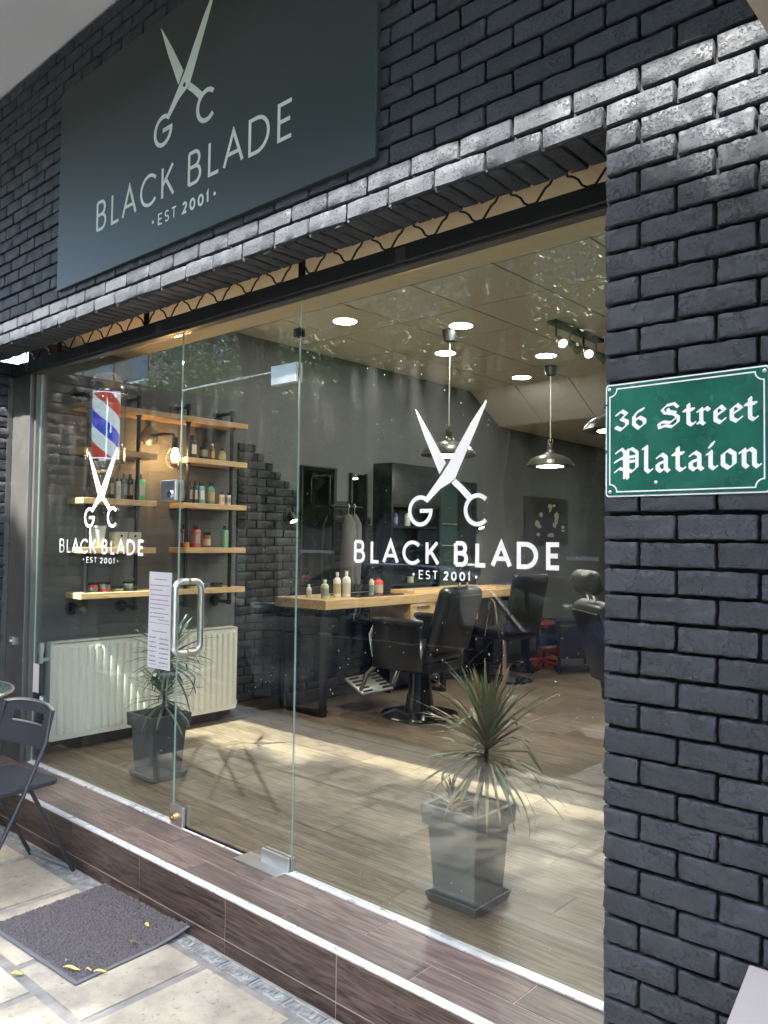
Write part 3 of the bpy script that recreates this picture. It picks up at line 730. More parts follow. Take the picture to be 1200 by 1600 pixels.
cl = MB(); cl.box(-.792, -.700, -.020, -.0045, .004, .090); cl.box(-.792, -.700, .0045, .020, .004, .090); lo = cl.build('bottom_lock', M['steel'], dr, bevel=.002)
kc = MB(); kc.lathe([(.016, 0), (.016, .012), (.009, .014), (.009, .02)], T=Matrix.Translation((-.760, -.020, .038)) @ Matrix.Rotation(R(90), 4, 'X'), n=14); kc.build('key_cylinder', M['brass'], lo)
box('floor_spring_plate', M['steel'], -.275, -.012, -.068, .022, .0005, .0045, dr, bevel=.0015)
cp = MB(); cp.box(-.026, .014, -.014, -.0045, 2.085, 2.118); cp.box(-.026, .014, .0045, .014, 2.085, 2.118); cp.tube([(-.006, -.018, 2.10), (-.006, -.014, 2.10)], .008, 8)
cp.build('glass_clamp', M['black_metal'], tp, bevel=.002)
kb = thing('lock_keeper', 'boxy steel lock keeper clamped on the left glass pane beside the door', 'lock')
b_ = MB(); b_.box(-.925, -.808, -.024, -.0045, 1.457, 1.552); b_.box(-.925, -.808, .0045, .024, 1.457, 1.552); b_.build('case', M['steel'], kb, bevel=.003)
b_ = MB(); b_.lathe([(.018, 0), (.018, .006), (.011, .008)], T=Matrix.Translation((-.845, -.024, 1.487)) @ Matrix.Rotation(R(90), 4, 'X'), n=14); b_.build('key_hole', M['chrome'], kb)
# paper notice
nt_ = thing('paper_notice', 'tall white paper notice with printed opening hours taped to the glass beside the handle', 'notice')
box('sheet', M['paper'], -1.030, -.843, -.0062, -.0048, .886, 1.124, nt_); box('sheet', M['paper'], -1.031, -.844, -.0062, -.0048, .675, .884, nt_)
tl = MB(); rr = random.Random(3)
def words_line(x0, x1, z, h):
    x = x0
    while x < x1:
        ww = rr.uniform(.006, .018); x2 = min(x+ww, x1); xx = x
        while xx < x2: tl.box(xx, xx+.0016, -.0066, -.0062, z, z+h*rr.uniform(.6, 1)); tl.box(xx, min(xx+.0036, x2), -.0066, -.0062, z+h*.0, z+h*.3); xx += .0036
        x = x2+.004
words_line(-.985, -.885, 1.088, .006)
for i, z in enumerate([1.06, 1.038, 1.015, .992, .972, .952, .930, .912]): words_line(-1.018, -.86-rr.uniform(0, .06)*(i % 2), z, .0055)
words_line(-.95, -.86, .90, .005); words_line(-1.0, -.875, .845, .006)
for i in range(6): words_line(-1.018, -.965, .815-.022*i, .007); words_line(-.935, -.86, .812-.022*i, .007)
words_line(-1.018, -.955, .690, .004); words_line(-.94, -.86, .688, .004)
tl.build('print', M['ink'], nt_)['kind'] = 'stuff'
def sticker(name, label, x0, x1, z0, z1, mat):
    o = box(name, mat, x0, x1, -.0060, -.0048, z0, z1); tag(o, label, 'sticker'); return o
sticker('sticker', 'small white printed sticker low on the left edge of the glass', -2.215, -2.145, .40, .56, M['paper'])
sticker('sticker', 'black sticker under the white one at the left edge of the glass', -2.215, -2.13, .325, .395, M['black_panel'])
sticker('sticker', 'tiny pale blue sticker beside the black one on the glass', -2.125, -2.085, .325, .385, pm('pale blue', (.45, .6, .85)))
sg = thing('vent_grille', 'black ribbed vent panel at the bottom left behind the glass', 'vent')
for i in range(16): box('rib', M['black_metal'], -2.215, -2.13, .012, .022, .03+i*.018, .04+i*.018, sg)

# rolling grille lattice hanging behind the brick edge
gr = thing('rolling_grille', 'lower edge of a dark wavy-rod rolling grille above the glass', 'shutter')
per = .194; x0 = -2.42; i = 0
while x0 + i*per < 1.42:
    xa = x0+i*per
    p = [(xa, -.035, 2.305), (xa+.02, -.035, 2.318), (xa+.085, -.035, 2.40)]
    MB().tube([(xa+.012, -.035, 2.306), (xa+.045, -.035, 2.345), (xa+.060, -.035, 2.352), (xa+.095, -.035, 2.405)], .0038, 6).build('rod', M['black_metal'], gr)
    MB().tube([(xa-.099, -.035, 2.405), (xa-.075, -.035, 2.358), (xa-.058, -.035, 2.352), (xa-.040, -.035, 2.338), (xa-.028, -.035, 2.318), (xa-.010, -.035, 2.307)], .0038, 6).build('rod', M['black_metal'], gr)
    MB().box(xa-.014, xa+.014, -.042, -.028, 2.300, 2.309).build('link', M['black_metal'], gr)
    i += 1
for x in (-1.93, -1.05, .05): box('guide_clip', M['black_metal'], x-.012, x+.012, -.05, -.035, 2.30, 2.40, gr)
struct(box('inner_soffit', M['cream'], -2.36, 1.9, .02, .64, 2.45, 2.80))
struct(box('shutter_box', M['cream'], -2.47, 1.447, -.149, .018, 2.44, 2.46))

# big sign board
sb = thing('sign_board', 'large dark slate sign board reading BLACK BLADE above the window', 'sign')
box('panel', M['board'], -1.392, .690, -.325, -.304, 2.466, 3.435, sb, bevel=.003)
logo(sb, -.3255, -.345, 2.946, 1.27, -1.020, 1.325, 2.660, .138, 2.562, -.515, .345, .048, M['cream_letter'], (.10, .10))
hole = Strokes(-.3275); hole.disc(-.345, 3.085, .009, 12); hole.mb.build('pivot_dot', M['board'], sb)

# green street plate
sp_ = thing('street_plate', 'green enamel plate reading 36 Street Plataion on the brick pillar', 'sign')
PX0, PX1, PZ0, PZ1 = 1.450, 1.822, 1.396, 1.667
def rrect(x0, x1, z0, z1, r, n=5):
    o = []
    for cx, cz, a in ((x1-r, z1-r, 0), (x0+r, z1-r, 90), (x0+r, z0+r, 180), (x1-r, z0+r, 270)):
        o += [(cx+r*math.cos(R(a+90*i/n)), cz+r*math.sin(R(a+90*i/n))) for i in range(n+1)]
    return o
q = MB(); q.prism(rrect(PX0, PX1, PZ0, PZ1, .008), -.3060, -.3115, lambda u, v, d: (u, d, v)); q.build('rim', M['sign_white'], sp_)
q = MB(); q.prism(rrect(PX0+.0035, PX1-.0035, PZ0+.0035, PZ1-.0035, .006), -.3116, -.3125, lambda u, v, d: (u, d, v)); q.build('green_face', M['sign_green'], sp_)
S = Strokes(-.3126, .0006); c_ = .018; a0, a1, b0, b1 = PX0+.011, PX1-.011, PZ0+.012, PZ1-.012
pts = []
for cx, cz, a in ((a1, b1, 180), (a0, b1, 270), (a0, b0, 0), (a1, b0, 90)):
    pts += [(cx+c_*math.cos(R(a+90-90*i/6 if False else a+90*(1-i/6))), cz+c_*math.sin(R(a+90*(1-i/6)))) for i in range(7)]
pts.append(pts[0]); S.line(pts, .0030); S.mb.build('border_line', M['sign_white'], sp_)
BLK = {
 '3': (.72, [[(.02, 1.22), (.33, 1.48), (.58, 1.22), (.28, .86)], [(.28, .86), (.62, .62), (.62, .35), (.28, .0), (-.02, .22)]]),
 '6': (.80, [[(.62, 1.48), (.30, 1.30), (.10, .95), (.10, .35), (.38, .0), (.70, .32), (.70, .62), (.42, .85), (.16, .66)]]),
 'S': (1.20, [[(1.02, 1.28), (.82, 1.52), (.42, 1.44), (.16, 1.18), (.30, .96), (.80, .84), (1.06, .60), (1.04, .28), (.72, .0), (.34, .10), (.02, -.02)], [(.48, 1.18), (.56, 1.02), (.90, .92)], [(-.02, .24), (.22, .36), (.62, .28), (.86, .50)], [(-.02, .24), (.02, -.02)]]),
 't': (.52, [[(.20, 1.36), (.20, .16), (.38, .0), (.52, .12)], [(-.02, .98), (.46, 1.02)]]),
 'r': (.58, [[(.0, .86), (.16, 1.0), (.16, .14), (.30, .0)], [(.0, .1), (.16, .14)], [(.18, .82), (.42, 1.02), (.56, .88)]]),
 'e': (.62, [[(.58, .20), (.38, .0), (.12, .18), (.12, .80), (.38, 1.02), (.58, .78), (.20, .50)]]),
 'P': (1.25, [[(.0, 1.30), (.30, 1.52), (.46, 1.30), (.46, -.30)], [(.62, 1.44), (.62, -.34)], [(.46, 1.30), (.84, 1.50), (1.12, 1.26), (1.12, .34), (.84, .06), (.66, .2)], [(-.06, .72), (.30, .95), (.46, .85)], [(-.06, .1), (.18, .30), (.46, .20)], [(.66, .98), (1.0, 1.0)], [(.66, .70), (1.0, .72)]]),
 'l': (.44, [[(.02, 1.46), (.16, 1.56), (.16, .16), (.32, .0), (.44, .12)]]),
 'a': (.74, [[(.12, .86), (.34, 1.02), (.54, .84), (.54, .14), (.68, .0)], [(.52, .60), (.12, .44), (.12, .16), (.30, .0), (.52, .2)]]),
 'i': (.40, [[(.0, .88), (.14, 1.0), (.14, .16), (.30, .0), (.40, .1)], [(.12, 1.28), (.26, 1.52)]]),
 'o': (.72, [[(.12, .22), (.12, .80), (.38, 1.02), (.64, .80), (.64, .22), (.38, .0), (.12, .22)]]),
 'n': (.82, [[(.0, .86), (.16, 1.0), (.16, .14), (.30, .0)], [(.18, .82), (.46, 1.02), (.62, .86), (.62, .14), (.76, .0), (.86, .08)]]),
}
def gothic(txt, x0, x1, z, xh, slope=0.0):
    gap = .20; tot = sum(BLK[c][0] if c != ' ' else .42 for c in txt)+gap*(len(txt)-1)
    k = (x1-x0)/tot; x = x0
    for c in txt:
        if c == ' ': x += (.42+gap)*k; continue
        S = Strokes(-.3126, .0006)
        for l in BLK[c][1]: S.nib([(x+u*k, z+v*xh) for u, v in l], (.17 if c in 'PS' else .215)*k)
        S.mb.build('letter', M['sign_white'], sp_); x += (BLK[c][0]+gap)*k
gothic('36', 1.478, 1.552, 1.556, .030); gothic('Street', 1.583, 1.796, 1.553, .0345)
gothic('Plataion', 1.478, 1.800, 1.452, .038)
for x, z in ((PX0+.010, PZ1-.012), (PX1-.010, PZ1-.012), (PX0+.012, PZ0+.012), (1.575, 1.427)):
    MB().lathe([(.0042, 0), (.0042, .001), (.0015, .0024)], T=Matrix.Translation((x, -.3127, z)) @ Matrix.Rotation(R(90), 4, 'X'), n=10).build('screw', M['steel'], sp_)

# ================================================================== SHOP INTERIOR
FL = struct_root('shop_floor')
box('underlay', M['plank_gap'], -2.45, 3.2, .0146, 9.2, -.25, -.0045, FL)
PW = .186
row = 0; y = .0165
pcache = {}
while y < 9.1:
    x = -2.40 - rnd.uniform(0, .9); L = 1.13
    while x < 3.1:
        a, b = max(x, -2.36), min(x+L, 3.15)
        if b-a > .04:
            key = round(b-a, 2)
            if key not in pcache:
                bm = bmesh.new(); bmesh.ops.create_cube(bm, size=1)
                for v in bm.verts: v.co = Vector((v.co.x*(b-a-.002), v.co.y*(PW-.0018), v.co.z*.006))
                me = bpy.data.meshes.new('plank'); bm.to_mesh(me); bm.free(); me.materials.append(M['plank']); pcache[key] = me
            if y < 6.5 or True:
                o = bpy.data.objects.new('plank', pcache[key]); COL.objects.link(o); o.parent = FL; o.location = ((a+b)/2, y+PW/2, -.003)
        x += L
    y += PW; row += 1
XW = -2.36
struct(box('shop_wall_left', M['grey_wall'], XW-.12, XW, .031, 9.2, -.2, 3.2))
struct(box('shop_wall_back', M['grey_wall'], XW, 3.2, 9.2, 9.3, -.2, 3.2))
struct(box('shop_wall_right', M['grey_wall'], 3.2, 3.3, .3, 9.3, -.2, 3.2))
struct(box('skirting', M['dark_skirt'], XW, XW+.015, .031, 9.2, 0, .09))
# ceiling
CE = struct_root('shop_ceiling')
box('ceiling_deck', M['ceil_gap'], XW, 3.2, .64, 4.42, 2.806, 2.9, CE)
TX, TY = .578, .587
for j in range(7):
    for i in range(-3, 8):
        x0_, y0_ = -.965-TX/2+i*TX, 1.775-TY/2+(j-1)*TY - .0
        a, b, c, d = max(x0_, XW)+.006, min(x0_+TX, 3.2)-.006, max(y0_, .641)+.006, min(y0_+TY, 4.42)-.006
        if b-a < .05 or d-c < .05: continue
        box('ceiling_tile', M['ceil'], a, b, c, d, 2.800, 2.8055, CE)
for i in range(-3, 8):
    x0_ = -.965-TX/2+i*TX; a, b = max(x0_, XW)+.005, min(x0_+TX, 3.2)-.005
    if b-a < .05: continue
    mb = MB(); mb.add([(a, 4.425, 2.80), (b, 4.425, 2.80), (b, 4.95, 2.505), (a, 4.95, 2.505), (a, 4.425, 2.82), (b, 4.425, 2.82), (b, 4.95, 2.525), (a, 4.95, 2.525)], [(0, 1, 2, 3), (7, 6, 5, 4), (0, 4, 5, 1), (1, 5, 6, 2), (2, 6, 7, 3), (3, 7, 4, 0)])
    mb.build('sloped_panel', M['ceil'], CE)
box('ceiling_deck', M['ceil_gap'], XW, 3.2, 4.96, 9.2, 2.506, 2.6, CE)
mb = MB(); mb.add([(XW, 4.43, 2.812), (3.2, 4.43, 2.812), (3.2, 4.96, 2.512), (XW, 4.96, 2.512), (XW, 4.43, 2.9), (3.2, 4.43, 2.9), (3.2, 4.96, 2.6), (XW, 4.96, 2.6)], [(0, 1, 2, 3), (7, 6, 5, 4), (0, 4, 5, 1), (1, 5, 6, 2), (2, 6, 7, 3), (3, 7, 4, 0)]); mb.build('sloped_deck', M['ceil_gap'], CE)
for j in range(8):
    for i in range(-3, 8):
        x0_, y0_ = -.965-TX/2+i*TX, 4.965+j*TY
        a, b, c, d = max(x0_, XW)+.004, min(x0_+TX, 3.2)-.004, y0_+.004, min(y0_+TY, 9.2)-.004
        if b-a < .05 or d-c < .05: continue
        box('ceiling_tile', M['ceil'], a, b, c, d, 2.500, 2.5055, CE)
# round LED ceiling lights
def ceil_light(x, y, z, label):
    t = thing('ceiling_light', label, 'ceiling light', (x, y, z), 0, 'round lights in the shop ceiling')
    MB().lathe([(.075, -.0062), (.092, -.0062), (.095, -.001), (.095, 0)], n=32).build('rim', M['sign_white'], t)
    MB().lathe([(0.0, -.0070), (.078, -.0070), (.078, -.0055)], n=32).build('diffuser', M['led'], t)
for x, y, l in ((-1.516, 1.775, 'round lit ceiling light nearest the glass, above the door'), (-.965, 2.37, 'round lit ceiling light just beyond the first pendant mount'),
                (-1.544, 2.95, 'round lit ceiling light behind the left pendant cord'), (-.965, 3.526, 'round lit ceiling light under the spotlight bar, right side'),
                (-1.573, 4.134, 'round lit ceiling light farthest back, near the sloped ceiling'), (.77, 1.775, 'added unseen ceiling light over the right part of the room'), (.77, 3.0, 'added unseen ceiling light at the far right of the room'), (1.93, 1.775, 'added unseen ceiling light in the right hand corner')):  # last three lights are added out of view to light the room
    ceil_light(x, y, 2.80, l)
for x, y in ((-1.2, 6.3), (.6, 7.2)): ceil_light(x, y, 2.50, 'added unseen ceiling light in the low ceiling at the back %s' % ('left' if x < 0 else 'right'))  # two more lights added out of view
# pendants
def pendant(x, y, zc, zb, r, label, sc_=1.0):
    t = thing('pendant_lamp', label, 'pendant lamp', (x, y, 0), 0, 'pendant lamps with enamel shades')
    MB().lathe([(.020, zc-.085), (.042, zc-.08), (.055, zc-.0), (0.0, zc)], n=20).build('ceiling_cup', M['black_metal'], t)
    MB().tube([(0, 0, zc-.085), (0, 0, zb+.20*r/.19)], .0045, 6).build('cord', M['cord'], t)
    k = r/.19
    MB().lathe([(.185*k, 0), (.19*k, .004*k), (.178*k, .028*k), (.15*k, .060*k), (.10*k, .085*k), (.05*k, .100*k), (.036*k, .112*k), (.030*k, .135*k), (.0, .137*k)], (0, 0, zb), 32).build('shade', M['shade'], t)
    MB().lathe([(.022*k, .134*k), (.026*k, .16*k), (.018*k, .185*k), (.0, .188*k)], (0, 0, zb), 14).build('socket', M['shade'], t)
    MB().tube([(-.02*k, 0, zb+.16*k), (-.02*k, 0, zb+.215*k), (.02*k, 0, zb+.215*k), (.02*k, 0, zb+.16*k)], .004*k, 6).build('bracket', M['brass'], t)
    MB().lathe([(0, -.008*k), (.06*k, -.006*k), (.12*k, .002*k), (.168*k, .010*k)], (0, 0, zb), 28).build('lit_underside', M['led_in'], t)
pendant(-1.106, 2.43, 2.80, 1.895, .20, 'enamel pendant lamp behind the blades of the big scissors decal')
pendant(-1.136, 3.899, 2.80, 1.936, .205, 'enamel pendant lamp right of the big decal, in front of the grey wall')
pendant(.165, 2.43, 2.80, 1.970, .20, 'enamel pendant lamp cut off by the brick pillar and the green plate')
pendant(.9, 6.8, 2.50, 1.85, .19, 'enamel pendant lamp deep in the room behind the pillar')
# spotlight bar
tb = thing('spotlight_bar', 'black ceiling bar with four small spotlights near the pillar', 'spotlight')
box('bar', M['black_metal'], -.440, -.368, 2.64, 3.345, 2.775, 2.798, tb, bevel=.003)
for i, y in enumerate((2.70, 2.90, 3.09, 3.29)):
    a = MB(); a.tube([(-.404, y, 2.775), (-.404, y, 2.70), (-.404+.03, y, 2.66)], .008, 6); s1 = a.build('arm', M['black_metal'], tb)
    T = Matrix.Translation((-.370, y, 2.66)) @ Matrix.Rotation(R((-35, 50, -50, 35)[i]), 4, 'Z') @ Matrix.Rotation(R(125), 4, 'Y')
    h = MB(); h.lathe([(0.0, -.05), (.022, -.045), (.026, 0), (.034, .035), (.036, .05), (.030, .05), (.024, .03), (0, .02)], T=T, n=16); hh = h.build('spot_head', M['shade'] if i % 2 else M['steel'], tb)
    g = MB(); g.lathe([(0, .044), (.028, .044), (.028, .046)], T=T, n=16); g.build('lit_lens', M['spot_lens'], hh)

# radiator on the left wall
rd = thing('radiator', 'cream ribbed panel radiator on the grey wall behind the left pane', 'radiator')
box('front_panel', M['radiator'], -2.275, -2.262, .125, 1.475, .078, .658, rd, bevel=.004)
box('back_panel', M['radiator'], -2.335, -2.322, .135, 1.465, .085, .65, rd)
box('top_grille', M['radiator'], -2.335, -2.262, .128, 1.472, .645, .660, rd, bevel=.003)
box('side_cover', M['radiator'], -2.335, -2.262, .118, .125, .085, .655, rd); box('side_cover', M['radiator'], -2.335, -2.262, 1.475, 1.482, .085, .655, rd)
for k in range(28):
    y = .158+k*.0476
    m_ = MB(); m_.prism([(y, 0), (y+.010, .009), (y+.026, .009), (y+.036, 0)], .115, .620, lambda u, v, d: (-2.262+v, u, d)); m_.build('rib', M['radiator'], rd)
m_ = MB(); m_.lathe([(.0, 0), (.018, .002), (.020, .035), (.016, .06), (0, .062)], (-2.30, .075, .60), 14); m_.build('valve_knob', M['sign_white'], rd)
m_ = MB(); m_.tube([(-2.30, .075, .60), (-2.30, .075, .54)], .014, 10); m_.tube([(-2.30, .075, .56), (-2.30, .12, .56)], .011, 8); m_.build('valve', M['radiator'], rd)
MB().tube([(-2.30, .075, .54), (-2.30, .075, .0)], .008, 8).build('pipe', M['black_metal'], rd)
MB().lathe([(0, 0), (.014, .0), (.016, .03), (0, .034)], (-2.30, 1.50, .10), 10).build('drain_valve', M['sign_white'], rd)

# pipe shelf
sh = thing('pipe_shelf', 'wall shelf of honey oak boards on black iron pipes', 'shelf')
XF = -2.150
for z, segs in ((.914, ((.235, 1.455),)), (1.187, ((.235, .735), (.955, 1.455))), (1.485, ((.235, .735), (.955, 1.455))), (1.788, ((.235, .735), (.955, 1.455))), (2.062, ((.235, 1.455),))):
    for a, b in segs: box('board', M['oak'], XW+.012, XF, a, b, z, z+.036, sh, bevel=.003)
for y in (.285, .615, .985, 1.345):
    xp = -2.19
    p = MB(); p.tube([(xp, y, .846), (xp, y, 2.165)], .0135, 10)
    for z in (.846, 2.165): p.tube([(xp, y, z), (XW+.005, y, z)], .0135, 10); p.lathe([(0, -.02), (.019, -.016), (.019, .016), (0, .02)], (xp, y, z), 10)
    for z in (.914, 1.187, 1.485, 1.788, 2.062): p.lathe([(.021, -.008), (.021, -.001)], (xp, y, z), 10)
    p.build('pipe', M['black_metal'], sh)
    for z in (.846, 2.165): MB().lathe([(.040, 0), (.040, .006), (.022, .010), (.020, .022), (0, .022)], T=Matrix.Translation((XW, y, z)) @ Matrix.Rotation(R(90), 4, 'Y'), n=18).build('flange', M['black_metal'], sh)
# wall lamp with cage
wl = thing('wall_lamp', 'caged filament wall lamp glowing orange between the shelf boards', 'wall lamp')
MB().lathe([(.062, 0), (.062, .006), (.03, .018), (0, .02)], T=Matrix.Translation((XW, .80, 1.96)) @ Matrix.Rotation(R(90), 4, 'Y'), n=24).build('wall_plate', M['shade'], wl)
MB().tube([(XW+.02, .80, 1.96), (-2.24, .83, 1.97), (-2.17, .86, 1.965), (-2.16, .865, 1.93)], .009, 8).build('arm', M['black_metal'], wl)
MB().lathe([(.0, .0), (.020, -.004), (.024, -.06), (.028, -.075), (0, -.076)], (-2.16, .865, 1.945), 16).build('socket', M['black_metal'], wl)
MB().lathe([(.014, 0), (.020, -.02), (.028, -.045), (.026, -.068), (.014, -.085), (0, -.088)], (-2.16, .865, 1.870), 16).build('bulb', M['bulb'], wl)
cg = MB()
for k in range(6):
    a = 2*math.pi*k/6; cg.tube([(-2.16+rr_*math.cos(a), .865+rr_*math.sin(a), 1.87+z) for rr_, z in ((.030, 0), (.052, -.04), (.058, -.08), (.045, -.115), (.015, -.13))], .0022, 5)
for rr_, z in ((.052, -.04), (.058, -.08)): cg.tube([(-2.16+rr_*math.cos(2*math.pi*k/24), .865+rr_*math.sin(2*math.pi*k/24), 1.87+z) for k in range(24)], .0022, 5, closed=True)
cg.build('cage', M['black_metal'], wl)

# products on the shelf
def bottle(x, y, z, h, r, mat, label, cap=None, shape='round', lab=None, cat='bottle', neck=.35):
    t = thing('bottle' if cat == 'bottle' else cat.replace(' ', '_'), label, cat, (x, y, z))
    if shape == 'round': MB().lathe([(r*.92, 0), (r, .004), (r, h*.66), (r*.85, h*.74), (r*neck, h*.80), (r*neck, h*.86), (0, h*.86)], n=18).build('body', mat, t)
    elif shape == 'square': MB().rbox(-r, r, -r*.8, r*.8, 0, h*.80, r*.25).build('body', mat, t)
    elif shape == 'jar': MB().lathe([(r*.95, 0), (r, .004), (r, h*.8), (0, h*.8)], n=20).build('body', mat, t)
    if shape != 'jar': MB().lathe([(r*neck*1.15, h*.80 if shape == 'square' else h*.86), (r*neck*1.15, h), (0, h)], n=14).build('cap', cap or M['black_gloss'], t)
    else: MB().lathe([(r*1.02, h*.8), (r*1.02, h), (0, h)], n=20).build('lid', cap or M['black_gloss'], t)
    if lab is None and shape != 'jar' and h > .08: lab = LABS[len(bpy.data.objects) % 3]
    if lab:
        q = MB()
        if shape == 'square': q.box(r, r+.0008, -r*.55, r*.55, h*.18, h*.6); q.box(-r*.7, r*.7, -r*.8-.0008, -r*.8, h*.18, h*.6)
        else: q.lathe([(r*1.01, h*.15), (r*1.01, h*.55)], n=18)
        q.build('paper_label', lab, t)
    return t
LABS = [pm('pale paper label', (.55, .53, .46)), pm('grey label', (.25, .26, .27)), pm('beige label', (.5, .4, .25))]
gr_d = pm('dark green bottle', (.02, .06, .04)); mint = pm('mint label', (.20, .62, .42)); ltb = pm('sky blue tin', (.16, .45, .75)); teal = pm('teal glass', (.15, .42, .40), .1)
blk = pm('black bottle plastic', (.012, .012, .014), .25); redb = pm('dark red bottle', (.16, .02, .02), .25); pink = pm('coral red label', (.75, .12, .13)); amb = pm('amber jar', (.45, .20, .05), .15)
wht = pm('white product plastic', (.75, .75, .7)); yel = pm('yellow green liquid', (.42, .45, .06), .2); orng = pm('orange ball plastic', (.85, .32, .03))
silv = pm('silver tin', (.5, .5, .5), .3, metal=.9); gry = pm('grey tin', (.12, .13, .15)); bluet = pm('blue tin', (.04, .16, .55)); redt = pm('red tin', (.45, .06, .05)); grnt = pm('pale green tin', (.40, .5, .33))
XS = -2.225; z2, z3, z4, z5 = 1.825, 1.522, 1.224, .951
bottle(XS, 1.035, z2, .155, .033, gr_d, 'tall green box bottle with white top label, second shelf', shape='square', lab=wht)
bottle(XS, 1.135, z2, .120, .028, blk, 'round dark flask on the second shelf, right of the green bottle', neck=.4)
bottle(XS, 1.205, z2, .115, .018, amb, 'slim amber bottle on the second shelf', neck=.5, cap=wht)
bottle(XS, 1.290, z2, .090, .026, yel, 'short yellow green bottle at the right pipe, second shelf')
for k, l in enumerate(('first', 'second', 'third')): bottle(XS, .985+k*.042, z3, .150, .019, gr_d if k else blk, 'black capped bottle, %s from the left in the right third-shelf row' % l, shape='square')
bottle(XS, 1.115, z3, .150, .026, ltb, 'sky blue tin bottle on the third shelf, right side', shape='square', lab=wht)
bottle(XS, 1.20, z3, .150, .028, teal, 'clear teal flask on the third shelf', neck=.4)
bottle(XS+.03, 1.272, z3, .085, .017, wht, 'small white bottle left one of the pair at the right pipe', shape='square'); bottle(XS+.03, 1.325, z3, .085, .017, wht, 'small white bottle right one of the pair at the right pipe', shape='square')
for k, (m_, l) in enumerate(((gr_d, 'green bottle behind the left decal, leftmost of the left third shelf'), (wht, 'white labelled bottle beside it on the left third shelf'), (blk, 'black bottle mid row on the left third shelf'), (blk, 'black bottle just left of the bright green one'))):
    bottle(XS, .45+k*.044, z3, .165 if k != 1 else .14, .020, m_, l, shape='square')
bottle(XS+.02, .640, z3, .165, .030, pm('fresh green label', (.10, .50, .26)), 'bright green bottle with black cap on the left third shelf', shape='square')
bottle(XS+.04, .985, z4, .035, .017, orng, 'small orange ball shaped tub on the fourth shelf', shape='jar', cat='tub', cap=orng)
bottle(XS-.02, .995, z4, .155, .022, redb, 'dark red bottle behind the orange tub', shape='square')
bottle(XS+.01, 1.075, z4, .150, .030, pink, 'coral red bottle with black cap on the fourth shelf', shape='square')
bottle(XS, 1.175, z4, .105, .026, amb, 'amber jar with cream label on the fourth shelf', shape='jar', lab=pm('cream label', (.7, .62, .45)), cat='jar')
bottle(XS+.01, 1.315, z4, .150, .027, mint, 'mint green bottle with black cap by the right pipe', shape='square', lab=grnt)
bk = thing('bucket', 'white tapered bucket on the fourth shelf behind the left decal', 'bucket', (XS, .365, z4)); MB().lathe([(.040, 0), (.052, .10), (.055, .125), (.055, .130), (.05, .13), (.046, .05), (0, .05)], n=24).build('body', wht, bk); MB().lathe([(.054, .118), (.058, .120), (.058, .128), (.054, .130)], n=24).build('rim', wht, bk)
for k, (y, l) in enumerate(((.505, 'left pale carton of the pair on the fourth shelf'), (.60, 'right pale carton of the pair on the fourth shelf'))):
    t = thing('carton', l, 'box', (XS+.01, y, z4)); MB().box(-.04, .04, -.042, .042, 0, .095).build('body', pm('cream carton', (.62, .58, .48)), t, bevel=.002); MB().lathe([(.008, 0), (.008, .001)], T=Matrix.Translation((.0402, .0, .07)) @ Matrix.Rotation(R(90), 4, 'Y'), n=10).build('seal', blk, t)
def tin(y, z, mat, label, lidm=None, x=XS, r=.038, h=.028):
    t = thing('tin', label, 'tin', (x, y, z)); MB().lathe([(r, 0), (r, h*.6), (0, h*.6)], n=22).build('body', mat, t); MB().lathe([(r*1.03, h*.6), (r*1.03, h), (r*.97, h*1.04), (0, h*1.04)], n=22).build('lid', lidm or silv, t)
tin(.34, z5, gry, 'dark tin at the left end of the bottom shelf, lower of a stack'); tin(.34, z5+.029, redt, 'dark red tin at the left end, upper of a stack', blk)
tin(.425, z5, redt, 'red tin second from the left on the bottom shelf', silv); tin(.42, z5+.029, silv, 'silver tin resting on the red tin, bottom shelf', blk)
tin(.51, z5, grnt, 'pale green tin in the middle of the bottom shelf', blk); tin(.60, z5, gry, 'grey tin left of the second pipe, bottom shelf', silv); tin(.59, z5+.029, grnt, 'pale tin stacked on the grey one by the second pipe', blk)
tin(1.06, z5, grnt, 'green lidded tin seen through the door handle', blk); tin(1.16, z5, bluet, 'blue tin right of the door handle on the bottom shelf'); tin(1.27, z5, gry, 'flat dark tin at the right end of the bottom shelf', blk)

# barber pole
bp_ = thing('barber_pole', 'lit barber pole with red, white and blue spiral in a domed glass cylinder', 'barber pole', (-2.0, .285, 1.66))
def spiral():
    n, m = 72, 60; H0, H1, r = .085, .465, .078; out = {0: MB(), 1: MB(), 2: MB()}
    for j in range(m):
        for i in range(n):
            a0_, a1_ = 2*math.pi*i/n, 2*math.pi*(i+1)/n; za, zb = H0+(H1-H0)*j/m, H0+(H1-H0)*(j+1)/m
            # sheared grid so stripe edges are smooth
            sh_ = -.185/(2*math.pi)*1.0
            ph = (j/m*(H1-H0)/.37*4 + 0.0) % 4
            out[{0: 0, 1: 1, 2: 0, 3: 2}[int(ph)]].add([(r*math.cos(a), r*math.sin(a), z) for a, z in ((a0_, za), (a1_, za), (a1_, zb), (a0_, zb))], [(0, 1, 2, 3)], True)
    return out
